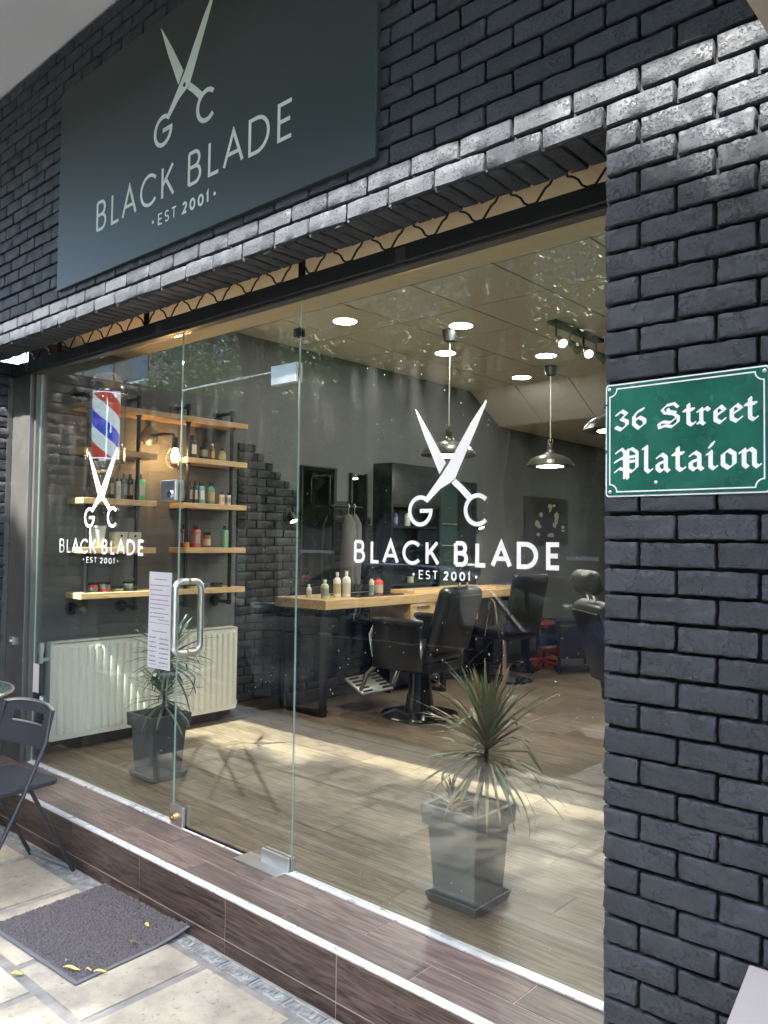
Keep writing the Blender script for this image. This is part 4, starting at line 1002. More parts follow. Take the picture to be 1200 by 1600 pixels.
# stripes: bands cut along the helix
def stripe(k, mat, name):
    H0, H1, r = .085, .465, .078; n = 60; pitch = .37; bandh = pitch/4; mb = MB()
    vals = []
    for t0 in (-3, -2, -1, 0, 1, 2, 3):
        for i in range(n):
            a0_, a1_ = 2*math.pi*i/n, 2*math.pi*(i+1)/n; q = []
            z = lambda a: H0 + (t0 + k/4)*pitch - (a/(2*math.pi))*pitch
            za0, za1 = z(a0_), z(a1_); pts = [(a0_, za0), (a1_, za1), (a1_, za1+bandh), (a0_, za0+bandh)]
            pts = [(a, min(max(zz, H0), H1)) for a, zz in pts]
            if abs(pts[0][1]-pts[3][1]) < 1e-5 and abs(pts[1][1]-pts[2][1]) < 1e-5: continue
            mb.add([(r*math.cos(a), r*math.sin(a), zz) for a, zz in pts], [(0, 1, 2, 3)], True)
    mb.build(name, mat, bp_)
for k in (0, 2): stripe(k, M['pole_white'], 'white_stripe')
stripe(1, M['pole_blue'], 'blue_stripe'); stripe(3, M['pole_red'], 'red_stripe')
MB().lathe([(0, .085), (.077, .085)], n=30).build('drum_end', M['pole_white'], bp_); MB().lathe([(.077, .465), (0, .465)], n=30).build('drum_end', M['pole_white'], bp_)
MB().lathe([(.112, .075), (.112, .475)], n=40).build('glass_cylinder', M['clear'], bp_)
MB().lathe([(.112, .48), (.108, .52), (.088, .565), (.050, .592), (0, .60)], n=36).build('glass_dome', M['dome'], bp_)
MB().lathe([(0, -.005), (.045, .002), (.080, .025), (.1, .062)], n=36).build('glass_bowl', M['dome'], bp_)
for z in (.066, .474): MB().lathe([(.108, -.006), (.122, -.004), (.125, .004), (.112, .010), (.108, .006)], (0, 0, z), 40).build('chrome_ring', M['chrome'], bp_)
for z in (.07, .47): MB().tube([(-.11, 0, z), (-.345, 0, z)], .010, 8).build('wall_arm', M['chrome'], bp_)

# accent brick on the left wall (dark slips with a stepped slanting top)
ab = thing('brick_cladding', 'dark brick cladding with a slanting top on the left shop wall', 'brick cladding')
box('backing', M['mortar'], XW, XW+.004, 1.53, 2.12, .095, 1.63, ab); box('backing', M['mortar'], XW, XW+.004, 2.12, 3.0, .095, 1.38, ab)
sp = []
for k in range(30):
    z = .095+(k+.5)*BC
    top = 1.98 if k < 0 else None
    # right limit in y for this height
    yr = 3.0 if z < 1.40 else (3.0-(z-1.40)*.6 if z < 1.62 else (2.15-(z-1.62)*1.35))
    y0_ = 1.525; off = (k % 2)*BL/2; y = y0_ - (off)
    while y < yr:
        a, b = max(y, y0_), min(y+BL, yr)
        if b-a > .03: sp.append(((XW+.003, (a+b)/2, z), round(b-a-JT, 2), BC-JT, .012, (0, 0, math.pi/2)))
        y += BL
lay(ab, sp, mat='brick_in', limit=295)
def sconce(y, label, z=1.43):
    t = thing('wall_spot', label, 'wall light', (XW, y, z))
    MB().rbox(0, .02, -.03, .03, 0, .10, .004).build('back_plate', M['black_metal'], t)
    T = Matrix.Translation((.07, 0, .02)) @ Matrix.Rotation(R(150), 4, 'Y')
    MB().tube([(.02, 0, .05), (.06, 0, .045)], .007, 6).build('arm', M['black_metal'], t)
    MB().lathe([(0, -.045), (.028, -.04), (.034, .03), (.030, .03), (.024, .0), (0, -.01)], T=T, n=16).build('head', M['black_metal'], t)
    MB().lathe([(0, .022), (.027, .022), (.027, .024)], T=T, n=16).build('lit_lens', M['led_in'], t)
sconce(2.015, 'small black wall spot shining on the brick panel'); sconce(4.53, 'small black wall spot on the grey wall under the letter C of the decal')

# mirror and coat rail niche
mr_ = thing('mirror', 'tall dark framed mirror on the left wall above the counter', 'mirror')
box('glass', M['mirror'], XW+.012, XW+.018, 2.155, 2.50, .96, 1.865, mr_)
for a in ((2.14, 2.155, .95, 1.875), (2.50, 2.53, .95, 1.875)): box('frame', M['black_metal'], XW+.005, XW+.03, *a, mr_)
for a in ((2.155, 2.50, .95, .96), (2.155, 2.50, 1.865, 1.875)): box('frame', M['black_metal'], XW+.005, XW+.03, *a, mr_)
m2 = thing('mirror', 'narrower framed mirror right of the hanging grey clothes', 'mirror')
box('glass', M['mirror'], XW+.012, XW+.018, 2.72, 2.88, .96, 1.845, m2)
for a in ((2.70, 2.72, .95, 1.855), (2.88, 2.90, .95, 1.855)): box('frame', M['black_metal'], XW+.005, XW+.03, *a, m2)
cr_ = thing('coat_rail', 'black pipe coat rail on the left wall', 'coat rail')
MB().tube([(XW, 2.36, 1.80), (XW+.10, 2.36, 1.80), (XW+.12, 2.36, 1.78), (XW+.12, 2.36, 1.58), (XW+.12, 2.38, 1.56), (XW+.12, 2.74, 1.56), (XW, 2.75, 1.56)], .009, 8).build('rail', M['black_metal'], cr_)
for k, (y, l) in enumerate(((2.57, 'left grey garment hanging on the coat rail'), (2.64, 'right grey garment hanging on the coat rail'))):
    g = thing('hanging_garment', l, 'garment', (XW+.13, y, 0))
    mb = MB(); n = 14; L_ = []
    prof = [(1.50, .02, .02), (1.47, .07, .03), (1.42, .11, .05), (1.2, .115, .055), (1.0, .12, .05), (.93, .125, .05)]
    vs = []; 
    for z, wy, wx in prof:
        for i in range(n): a = 2*math.pi*i/n; wob = 1+.15*math.sin(3*a+z*9+k); vs.append((wy*.9*math.cos(a)*.6*wob, wx*math.sin(a)*wob, z))
    fs = [(j*n+i, j*n+(i+1) % n, (j+1)*n+(i+1) % n, (j+1)*n+i) for j in range(len(prof)-1) for i in range(n)]+[tuple(range(n))]
    mb.add(vs, fs, True); mb.build('cloth', M['shirt'], g)
    MB().tube([(0, 0, 1.50), (0, 0, 1.55), (0, .012, 1.57), (0, .0, 1.585), (0, -.012, 1.572)], .003, 5).build('hanger_hook', M['steel'], g)
# tall cabinet with open shelves
cb = thing('tall_cabinet', 'tall black cabinet with open lower shelves against the left wall', 'cabinet')
X1 = -2.14
box('side_panel', M['black_panel'], XW+.001, X1, 3.0, 3.02, 0, 1.955, cb); box('side_panel', M['black_panel'], XW+.001, X1, 3.66, 3.68, 0, 1.955, cb)
box('back_panel', M['black_panel'], XW+.001, XW+.012, 3.02, 3.66, 0, 1.955, cb); box('top', M['black_panel'], XW+.001, X1, 3.02, 3.66, 1.935, 1.955, cb)
box('door', M['black_panel'], X1-.018, X1+.002, 3.022, 3.658, 1.60, 1.933, cb)
for z in (.9, 1.24, 1.40, 1.58): box('shelf', M['black_panel'], XW+.012, X1-.01, 3.02, 3.66, z, z+.018, cb)
box('base_door', M['black_panel'], X1-.018, X1+.002, 3.022, 3.658, .05, .88, cb)
bottle(-2.2, 3.28, 1.42, .13, .025, wht, 'white bottle standing in the tall black cabinet', neck=.4); bottle(-2.2, 3.12, 1.42, .13, .02, pm('violet bottle', (.10, .08, .25)), 'violet bottle at the left side of the cabinet shelf')
bottle(-2.2, 3.33, .92, .07, .03, grnt, 'pale green tub low in the tall cabinet', shape='jar', cat='tub')
c2 = thing('glass_cabinet', 'dark green glazed cabinet right of the tall black one', 'cabinet')
box('side_panel', M['green_panel'], XW+.001, -2.19, 3.70, 3.72, 0, 1.86, c2); box('side_panel', M['green_panel'], XW+.001, -2.19, 4.30, 4.32, 0, 1.86, c2); box('top', M['black_panel'], XW+.001, -2.19, 3.72, 4.30, 1.845, 1.86, c2)
box('back_panel', M['black_panel'], XW+.001, XW+.012, 3.72, 4.30, 0, 1.845, c2); box('door', M['green_panel'], -2.205, -2.19, 3.72, 4.005, .02, 1.843, c2); box('door', M['black_panel'], -2.205, -2.19, 4.01, 4.30, .02, 1.843, c2)
for z in (1.25, 1.45): MB().tube([(-2.18, 3.76, z), (-2.18, 3.98, z)], .005, 6).build('handle', M['steel'], c2)
# poster
po = thing('poster', 'charcoal poster with pale figures on the left wall near the back', 'poster')
box('panel', M['poster'], XW+.001, XW+.022, 5.45, 6.40, 1.27, 1.80, po, bevel=.002)
def blob(y, z, ry, rz, seed):
    r = random.Random(seed); n = 11; pts = [(y+ry*r.uniform(.6, 1.1)*math.cos(2*math.pi*i/n), z+rz*r.uniform(.6, 1.1)*math.sin(2*math.pi*i/n)) for i in range(n)]
    MB().prism(pts, XW+.0221, XW+.0228, lambda u, v, d: (d, u, v)).build('pale_patch', M['poster_fig'], po)
for i, a in enumerate(((5.98, 1.70, .05, .04), (6.07, 1.715, .04, .018), (5.98, 1.66, .03, .03), (6.13, 1.60, .06, .05), (6.12, 1.54, .05, .05), (5.78, 1.60, .04, .03), (5.70, 1.50, .06, .04), (5.74, 1.47, .06, .025), (6.08, 1.49, .05, .04), (5.72, 1.38, .05, .025), (6.0, 1.375, .08, .03), (6.27, 1.47, .05, .02), (6.28, 1.43, .06, .012))): blob(*a, i)
# sockets
so = thing('wall_socket', 'pair of pale wall sockets with a hanging cable under the counter', 'socket')
for y in (2.78, 2.92): box('plate', wht, XW, XW+.012, y-.04, y+.04, .60, .68, so, bevel=.002)
MB().tube([(XW+.02, 2.80, .64), (XW+.05, 2.80, .68), (XW+.05, 2.83, .80)], .004, 6).build('cable', wht, so)

# counter
ct = thing('counter', 'long honey oak counter on black metal legs along the left wall', 'counter')
box('worktop', M['oak_x'], XW+.012, -1.795, 1.90, 4.85, .782, .850, ct, bevel=.003)
box('raised_board', M['oak_x'], XW+.08, -1.88, 3.0, 4.2, .8505, .875, ct, bevel=.002)
for a, b in ((2.86, 3.18), (3.56, 3.80)): 
    d = box('drawer', M['oak_x'], -2.25, -1.800, a, b, .60, .7815, ct, bevel=.003)
    MB().tube([(-1.797, a+.08, .75), (-1.79, a+.1, .75), (-1.79, b-.1, .75), (-1.797, b-.08, .75)], .005, 6).build('handle', M['black_metal'], d)
for y in (1.97, 3.40, 4.75):
    for x in (-1.90, -2.32): box('leg', M['black_metal'], x, x+.04, y-.02, y+.02, .03, .7815, ct)
    box('foot_rail', M['black_metal'], -2.32, -1.86, y-.02, y+.02, 0, .03, ct)
cb_ = thing('cable_heap', 'thin black cable lying looped on the floor under the counter', 'cable')
MB().tube([(-2.2+.10*math.cos(i*.5)+i*.008, 2.02+.07*math.sin(i*.62), .004+.0005*i) for i in range(36)], .0035, 5).build('cable', M['black_metal'], cb_)
bottle(-2.10, 2.02, .85, .10, .020, wht, 'small white bottle at the left end of the counter', neck=.4, cap=wht)
bottle(-1.96, 2.05, .85, .14, .030, pm('lime bottle', (.45, .55, .25)), 'lime green bottle on the counter', neck=.4, cap=wht)
bottle(-2.0, 2.22, .85, .19, .030, wht, 'tall white bottle left one of the pair on the counter', neck=.35, cap=wht); bottle(-1.96, 2.24+.04, .85, .20, .032, wht, 'tall white bottle right one of the pair on the counter', neck=.35, cap=wht)
bottle(-1.92, 2.52, .85, .16, .022, pm('beige bottle', (.6, .52, .4)), 'slim beige bottle left of the red one', neck=.5, cap=blk); bottle(-1.92, 2.60, .85, .16, .038, pm('red bottle', (.65, .05, .03)), 'red bottle on the counter near the tray', neck=.4)
tag(MB().rbox(-2.16, -1.86, 2.3, 2.85, .8504, .862, .004).build('tray', M['black_gloss']), 'flat black tray lying on the counter', 'tray')

# barber chair
def barber_chair(label, loc, rz, leather='leather'):
    t = thing('barber_chair', label, 'barber chair', loc, rz, 'heavy black and chrome barber chairs')
    lm = M[leather]
    MB().lathe([(0, 0), (.27, 0), (.285, .008), (.28, .022), (.20, .040), (.10, .055), (0, .06)], n=40).build('base_plate', M['black_gloss'], t)
    MB().lathe([(.278, .008), (.288, .010), (.286, .018), (.276, .022)], n=40).build('base_rim', M['chrome'], t)
    MB().lathe([(0, .05), (.11, .052), (.085, .22), (.075, .34), (0, .345)], n=24).build('column', M['black_gloss'], t)
    MB().rbox(-.22, .24, -.20, .20, .34, .42, .02).build('seat_frame', M['black_metal'], t)
    MB().rbox(-.24, .28, -.225, .225, .42, .54, .04).build('seat', lm, t)
    T = Matrix.Translation((-.23, 0, .52)) @ Matrix.Rotation(R(-17), 4, 'Y')
    MB().rbox(-.055, .055, -.235, .235, -.02, .46, .045, T).build('backrest', lm, t)
    MB().rbox(-.065, -.05, -.20, .20, .0, .42, .01, T).build('back_shell', M['black_metal'], t)
    MB().rbox(-.045, .05, -.15, .15, .50, .64, .045, T).build('headrest', lm, t)
    h = MB()
    for y in (-.05, .05): h.tube([T @ Vector((0, y, .42)), T @ Vector((0, y, .52))], .008, 8)
    h.build('headrest_post', M['chrome'], t)
    for s in (-1, 1):
        MB().rbox(-.20, .24, s*.27-.035, s*.27+.035, .68, .73, .02).build('arm_pad', lm, t)
        a = MB(); a.tube([(.22, s*.27, .68), (.26, s*.27, .60), (.24, s*.27, .48), (.20, s*.27, .36)], [.016, .020, .016, .014], 10); a.tube([(-.18, s*.27, .69), (-.20, s*.27, .5), (-.16, s*.27, .38)], .014, 8)
        a.build('arm_bracket', M['chrome'], t)
        MB().rbox(-.20, .23, s*.27-.018, s*.27+.018, .36, .685, .012).build('side_panel', lm, t)
        b = MB(); b.tube([(.22, s*.20, .40), (.34, s*.20, .30), (.40, s*.20, .16)], [.016, .022, .014], 10); b.build('footrest_arm', M['chrome'], t)
    T2 = Matrix.Translation((.47, 0, .17)) @ Matrix.Rotation(R(-28), 4, 'Y')
    f = MB().rbox(-.10, .12, -.19, .19, -.012, .012, .01, T2).build('footrest', M['steel'], t)
    for i in range(5):
        for s in (-1, 1): MB().rbox(-.085+i*.04, -.068+i*.04, s*.12-.055, s*.12+.055, .012, .020, .003, T2).build('tread_bar', M['black_metal'], f)
    b = MB(); b.tube([(-.02, -.20, .40), (-.10, -.30, .44), (-.16, -.34, .50)], .008, 8); b.build('pump_lever', M['chrome'], t)
    return t
barber_chair('black barber chair with slotted steel footrest facing the counter', (-1.42, 2.52, 0), R(184))
barber_chair('grey brown leather barber chair partly hidden by the brick pillar', (.46, 2.30, 0), R(48), 'grey_leather')
# styling chair
def styling_chair(label, loc, rz):
    t = thing('styling_chair', label, 'chair', loc, rz)
    MB().lathe([(0, .02), (.08, .02), (.25, .006), (.27, 0), (.27, .010), (.20, .026), (.06, .045), (0, .05)], n=40).build('base_plate', M['chrome'], t)
    MB().tube([(0, 0, .03), (0, 0, .38)], .026, 16).build('column', M['chrome'], t)
    MB().rbox(-.22, .24, -.22, .22, .40, .49, .035).build('seat', M['leather'], t)
    T = Matrix.Translation((-.24, 0, .46)) @ Matrix.Rotation(R(-12), 4, 'Y')
    MB().rbox(-.035, .035, -.21, .21, 0, .56, .035, T).build('backrest', M['leather'], t)
    for s in (-1, 1): MB().tube([(-.22, s*.25, .42), (-.16, s*.25, .74), (-.12, s*.25, .77), (-.08, s*.25, .72), (-.02, s*.25, .44), (.24, s*.25, .40)], .011, 8).build('arm_loop', M['chrome'], t)
    MB().tube([(.05, -.1, .36), (.34, -.16, .12), (.42, 0, .10), (.34, .16, .12), (.05, .1, .36)], .011, 8).build('footrest', M['chrome'], t)
styling_chair('black styling chair on a round chrome base behind the barber chair', (-1.80, 4.22, 0), R(165))
# waiting armchair, red stool, far cabinet
wc = thing('armchair', 'low black armchair with rounded back at the end of the room', 'armchair', (-1.65, 5.25, 0), R(-40))
MB().rbox(-.26, .26, -.26, .26, .16, .36, .05).build('seat', M['leather'], wc); MB().rbox(-.27, .27, .20, .30, .20, .66, .08).build('backrest', M['leather'], wc)
for s in (-1, 1): MB().rbox(s*.28-.04, s*.28+.04, -.26, .26, .16, .50, .035).build('armrest', M['leather'], wc)
for x in (-.22, .22):
    for y in (-.22, .22): MB().tube([(x, y, .17), (x*1.05, y*1.05, 0)], [.018, .012], 8).build('leg', M['black_metal'], wc)
rs = thing('stool', 'red based stool on castors in front of the black armchair', 'stool', (-1.90, 5.0, 0))
MB().lathe([(0, .44), (.16, .44), (.175, .47), (.16, .50), (0, .505)], n=26).build('seat', M['red'], rs); MB().tube([(0, 0, .06), (0, 0, .44)], .022, 10).build('column', M['black_metal'], rs)
for k in range(5):
    a = 2*math.pi*k/5; MB().tube([(0, 0, .11), (.24*math.cos(a), .24*math.sin(a), .07)], [.024, .014], 8).build('foot', M['red'], rs)
    MB().lathe([(0, -.012), (.026, -.012), (.026, .012), (0, .012)], T=Matrix.Translation((.24*math.cos(a), .24*math.sin(a), .028)) @ Matrix.Rotation(R(90), 4, 'X'), n=12).build('castor', M['black_metal'], rs)
fc = thing('side_table', 'black round table with papers at the back below the wall spot', 'table', (-2.05, 4.95, 0))
MB().lathe([(0, .70), (.22, .70), (.225, .72), (.21, .73), (0, .73)], n=28).build('top', M['black_metal'], fc); MB().tube([(0, 0, 0.02), (0, 0, .70)], .02, 10).build('stem', M['black_metal'], fc); MB().lathe([(0, 0), (.18, 0), (.17, .015), (0, .025)], n=26).build('foot', M['black_metal'], fc)
wd = thing('wooden_screen', 'narrow oak panel at the back, seen beside the brick pillar', 'panel', (-.78, 6.35, 0)); box('panel', M['oak'], 0, .5, 0, .04, 0, 1.18, wd, bevel=.003); box('top_rail', M['black_metal'], -.01, .51, -.01, .05, 1.181, 1.21, wd)

# ---- planters with dracaenas
def planter(label, loc, rz, plabel, seed, mat, leafn, hgt, spread, small=True):
    t = thing('planter', label, 'planter', loc, rz, 'square grey planters with dracaenas')
    def sq(mb, a0_, z0_, a1_, z1_):
        pass
    h = .345; wb, wt = .088, .118
    outer = [(wb, .022), (wt-.014, h*.80), (wt+.002, h*.80), (wt+.006, h)]
    vs = []; fs = []
    prof = outer + [(wt-.012, h), (wt-.016, h-.05)]
    for a, z in prof: vs += [(-a, -a, z), (a, -a, z), (a, a, z), (-a, a, z)]
    for j in range(len(prof)-1):
        for i in range(4): fs.append((j*4+i, j*4+(i+1) % 4, (j+1)*4+(i+1) % 4, (j+1)*4+i))
    fs.append((3, 2, 1, 0))
    m_ = MB(); m_.add(vs, fs); m_.build('pot', M['pot'], t, bevel=.0025)
    s_ = MB(); a, b = .103, .112; vs = []
    for q, z in ((a-.004, 0), (a, .006), (b, .036), (b-.006, .036), (a-.008, .012), (0.001, .012)): vs += [(-q, -q, z), (q, -q, z), (q, q, z), (-q, q, z)]
    s_.add(vs, [(j*4+i, j*4+(i+1) % 4, (j+1)*4+(i+1) % 4, (j+1)*4+i) for j in range(5) for i in range(4)]+[(3, 2, 1, 0)]); s_.build('saucer', M['pot'], t, bevel=.0015)
    g = MB(); n = 14; vs = [( (i/n-.5)*2*(wt-.018), (j/n-.5)*2*(wt-.018), h-.055+.008*noise.noise(Vector((i*.7, j*.7, seed)))) for j in range(n+1) for i in range(n+1)]
    g.add(vs, [(j*(n+1)+i, j*(n+1)+i+1, (j+1)*(n+1)+i+1, (j+1)*(n+1)+i) for j in range(n) for i in range(n)], True); g.build('soil', M['soil'], t)
    p = thing('dracaena', plabel, 'plant', (loc[0], loc[1], loc[2]+h-.06), rz)
    r = random.Random(seed)
    def cane(x, y, h_, lean): 
        pts = [(x+lean[0]*k/6, y+lean[1]*k/6, h_*k/6) for k in range(7)]
        MB().tube(pts, [.013-.001*k for k in range(7)], 8).build('stem', M['bark'], p); return pts[-1]
    def tuft(c, count, length, wid, lo, hi, tone_bias=0.0):
        tone = []; per = []
        for k in range(count):
            u = k/count; elev = R(lo+(hi-lo)*(u**.8)+r.uniform(-8, 8)); az = k*2.399+r.uniform(-.3, .3); L = length*r.uniform(.75, 1.12)*(1 if u < .8 else .8)
            droop = r.uniform(.2, 1.0)*(1.2-u*.85); n = 9; sw = wid*r.uniform(.8, 1.15)
            pos = Vector(c)+Vector((0, 0, -.05+.10*u)); side = Vector((-math.sin(az), math.cos(az), 0)); e = elev; vs = []; tv = r.uniform(0, .72) if r.random() < .86 else r.uniform(.7, 1)
            tw = r.uniform(-.5, .5); kink = r.randint(4, 7) if r.random() < .14 else -1
            for i in range(n+1):
                s = i/n; ww = sw*(0.45+1.1*min(1, s*4)*(1-s)**.8)*(1 if s < .999 else .02)
                d = Vector((math.cos(az)*math.cos(e), math.sin(az)*math.cos(e), math.sin(e)))
                up = side.cross(d); sd_ = side*math.cos(tw*s)+up*math.sin(tw*s)
                vs += [pos-sd_*ww/2, pos+up*ww*-.12, pos+sd_*ww/2]
                tone += [tv]*3
                pos = pos + d*(L/n); e -= droop*(1.0/n)*1.35*(0.4+s*1.2) + (0.9 if i == kink else 0)
            fs = []
            for i in range(n): a = i*3; fs += [(a, a+1, a+4, a+3), (a+1, a+2, a+5, a+4)]
            per.append((vs, fs, [tv]*len(vs)))
        for vs, fs, tn in per:
            mb = MB(); mb.add(vs, fs, True); me = bpy.data.meshes.new('leaf'); me.from_pydata([tuple(v) for v in vs], [], fs); me.polygons.foreach_set('use_smooth', [True]*len(fs))
            a = me.attributes.new('tone', 'FLOAT', 'POINT'); a.data.foreach_set('value', tn); me.materials.append(mat)
            o = bpy.data.objects.new('leaf', me); COL.objects.link(o); o.parent = p
    top = cane(.02, .01, hgt, (.05, .0)); tuft(top, leafn, spread, .0125, -32, 84)
    if small:
        t2 = cane(-.05, -.02, .04, (-.01, 0)); tuft(t2, 46, .12, .007, -25, 75)
    else:
        t2 = cane(.05, -.02, hgt*.45, (.03, 0)); tuft(t2, 70, .22, .012, -35, 70)
    return t
planter('grey square planter at the right, close to the glass', (.632, .280, 0), R(0), 'large variegated dracaena in the planter at the right', 5, M['plant_leaf'], 155, .27, .31)
planter('grey square planter in front of the radiator', (-1.46, .34, 0), R(0), 'smaller dark dracaena in front of the cream radiator', 11, M['plant_leaf_dark'], 120, .36, .27, False)

# ================================================================== ON THE PAVEMENT
# doormat
dm = thing('doormat', 'grey brown looped doormat lying before the step', 'doormat', (-.53, -.525, -.199), R(3))
DW, DH = .31, .252
mb = MB(); nx, ny = 40, 32
def lift(x, y): 
    u = max(0, (x/DW-.35)/.65); v = max(0, (y/DH-.2)/.8); return .03*(u*v)**1.5
vs = []
for j in range(ny+1):
    for i in range(nx+1): x, y = (i/nx*2-1)*DW, (j/ny*2-1)*DH; vs.append((x, y, .004+lift(x, y)))
n0 = len(vs); vs += [(x, y, z-.0035) for x, y, z in vs]
fs = [(j*(nx+1)+i, j*(nx+1)+i+1, (j+1)*(nx+1)+i+1, (j+1)*(nx+1)+i) for j in range(ny) for i in range(nx)]
fs += [tuple(q+n0 for q in reversed(f)) for f in fs]
mb.add(vs, fs); mb.build('rubber_border', M['mat_rubber'], dm)
nx, ny = 300, 240; X, Y = np.meshgrid(np.linspace(-DW+.016, DW-.016, nx+1), np.linspace(-DH+.016, DH-.016, ny+1))
rng = np.random.RandomState(4); Z = np.zeros_like(X)
base = rng.rand(ny+1, nx+1)
for k_ in range(3): base = (base+np.roll(base, 1, 0)+np.roll(base, -1, 0)+np.roll(base, 1, 1)+np.roll(base, -1, 1))/5
base = (base-base.min())/(base.max()-base.min()); base = np.clip((base-.3)/.4, 0, 1)
Z = .006+base*.010; E_ = np.minimum(np.minimum(X-X.min(), X.max()-X), np.minimum(Y-Y.min(), Y.max()-Y)); Z = np.where(E_ < .002, .005, Z)
LF = np.vectorize(lift)(X, Y); Z = Z+LF
V_ = np.stack([X.ravel(), Y.ravel(), Z.ravel()], 1); me = bpy.data.meshes.new('pile')
ii = (np.arange(ny)[:, None]*(nx+1)+np.arange(nx)[None, :]).ravel(); Fq = np.stack([ii, ii+1, ii+nx+2, ii+nx+1], 1)
me.from_pydata(V_.tolist(), [], Fq.tolist()); me.polygons.foreach_set('use_smooth', [True]*len(Fq)); me.materials.append(M['mat_pile'])
pz = link('pile', me, None, dm); pz['kind'] = 'stuff'
# fallen leaves
def fallen(x, y, z, L, W, rz, mat, label):
    mb = MB(); n = 8; vs = []
    for i in range(n+1):
        s = i/n; ww = W*math.sin(math.pi*min(1, s*.96+.02))**.8/2; xx = (s-.5)*L; zz = .004*math.sin(s*5)+.002
        vs += [(xx, -ww, zz+.003), (xx, 0, zz), (xx, ww, zz+.004)]
    fs = [f for i in range(n) for f in ((i*3, i*3+1, i*3+4, i*3+3), (i*3+1, i*3+2, i*3+5, i*3+4))]
    mb.add(vs, fs, True); o = mb.build('fallen_leaf', mat); o.location = (x, y, z); o.rotation_euler = (0, 0, rz); tag(o, label, 'leaf', 'fallen leaves by the doormat')
zm = -.199+.017
fallen(-.37, -.395, zm, .022, .018, .3, M['dry_leaf'], 'pale yellow leaf near the back edge of the doormat')
fallen(-.285, -.50, zm+.004, .026, .020, 1.2, M['brown_leaf'], 'olive brown leaf towards the right side of the doormat')
fallen(-.285, -.735, zm, .062, .016, .55, M['dry_leaf'], 'long pale yellow leaf near the front corner of the doormat')
fallen(-.235, -.70, zm, .022, .010, .8, M['dry_leaf'], 'small yellow leaf between the long leaf and the mat edge')
fallen(-.345, -.72, zm, .016, .010, 2.0, M['paper'], 'tiny whitish scrap left of the long leaf')
fallen(-.20, -.675, zm-.003, .045, .012, .9, M['dry_leaf'], 'thin yellow leaf on the right border of the doormat')
fallen(-.415, -.862, -.198, .04, .022, 1.0, M['dry_leaf'], 'curled yellow leaf on the joint in front of the doormat')
fallen(-.50, -.90, -.198, .022, .014, .2, M['dry_leaf'], 'small yellow leaf at the left edge of the stones')

# folding chair
def folding_chair(label, loc, rz):
    t = thing('folding_chair', label, 'chair', loc, rz, 'black folding chairs outside the shop')
    k = .88; hw_ = .185
    # long frame: front feet up to the backrest ; short frame: rear feet up to the seat front
    for s in (-1, 1):
        MB().tube([(s*hw_, -.24, .0), (s*hw_, -.02, .40), (s*(hw_+.004), .075, .60), (s*(hw_-.01), .105, .735)], .0095, 10).build('long_leg', M['chair_black'], t)
        MB().tube([(s*(hw_-.022), .245, .0), (s*(hw_-.022), .03, .40), (s*(hw_-.022), -.02, .43)], .0085, 10).build('rear_leg', M['chair_black'], t)
        MB().lathe([(.012, 0), (.013, .012), (.010, .02)], (s*hw_, -.24, -.002), 10).build('foot_cap', M['black_metal'], t)
    MB().tube([(-hw_+.022, .243, .012), (hw_-.022, .243, .012)], .0065, 8).build('rear_bar', M['steel'], t)
    MB().tube([(-hw_, -.20, .07), (hw_, -.20, .07)], .0065, 8).build('front_bar', M['chair_black'], t)
    # seat, dished with rounded corners and a thick rim
    q = rrect(-.19, .19, -.20, .155, .045, 6); mb = MB(); mb.prism(q, .412, .434, lambda u, v, d: (u, v, d)); mb.build('seat', M['chair_black'], t, bevel=.006)
    # backrest shell with a slot
    mb = MB(); n = 20; rows = 9
    def BP(u, v):
        a = u*hw_*1.0; zz = .565+v*.185 - .018*(abs(u)**3)*(v > .8); yy = .062+(zz-.56)*.26 + .028*(1-u*u); return (a, yy, zz)
    vs = [BP(-1+2*i/n, j/(rows-1)) for j in range(rows) for i in range(n+1)]
    fs = []
    for j in range(rows-1):
        for i in range(n):
            if 4 <= j <= 5 and 4 <= i < n-4: continue
            fs.append((j*(n+1)+i, j*(n+1)+i+1, (j+1)*(n+1)+i+1, (j+1)*(n+1)+i))
    me = bpy.data.meshes.new('backrest'); me.from_pydata(vs, [], fs); me.polygons.foreach_set('use_smooth', [True]*len(fs)); me.materials.append(M['chair_black'])
    bm = bmesh.new(); bm.from_mesh(me); bmesh.ops.solidify(bm, geom=bm.faces[:], thickness=.010); bm.to_mesh(me); bm.free(); me.set_sharp_from_angle(angle=R(50))
    link('backrest', me, None, t)
    e = MB(); e.tube([BP(-1+2*i/n, 1.0) for i in range(n+1)], .0065, 8); e.tube([BP(-.6+1.2*i/10, .50) for i in range(11)], .004, 6); e.build('rim', M['steel'], t)
    return t
folding_chair('black folding chair at the left edge, back to the glass', (-1.215, -.585, -.2), R(8))
folding_chair('black folding chair on the far side of the cafe table, out of view', (-2.95, -.80, -.2), R(80))
# cafe table with bent legs
tt = thing('cafe_table', 'round table with green glass top and dark rim at the left edge', 'table', (-1.93, -.62, -.2))
MB().lathe([(0, .708), (.335, .708), (.345, .714), (.335, .72), (0, .72)], n=48).build('table_top', M['table_top'], tt)
MB().tube([(.345*math.cos(2*math.pi*k/48), .345*math.sin(2*math.pi*k/48), .711) for k in range(48)], .010, 8, closed=True).build('rim', M['steel'], tt)
for k in range(4):
    a = 2*math.pi*k/4+.5; c, s = math.cos(a), math.sin(a)
    MB().tube([(r_*c, r_*s, z) for r_, z in ((.20, .70), (.10, .62), (.045, .5), (.04, .35), (.06, .24), (.14, .14), (.26, .08), (.36, .012))], .011, 8).build('leg', M['black_metal'], tt)
MB().tube([(.05*math.cos(2*math.pi*k/20), .05*math.sin(2*math.pi*k/20), .42) for k in range(20)], .007, 6, closed=True).build('ring', M['black_metal'], tt)

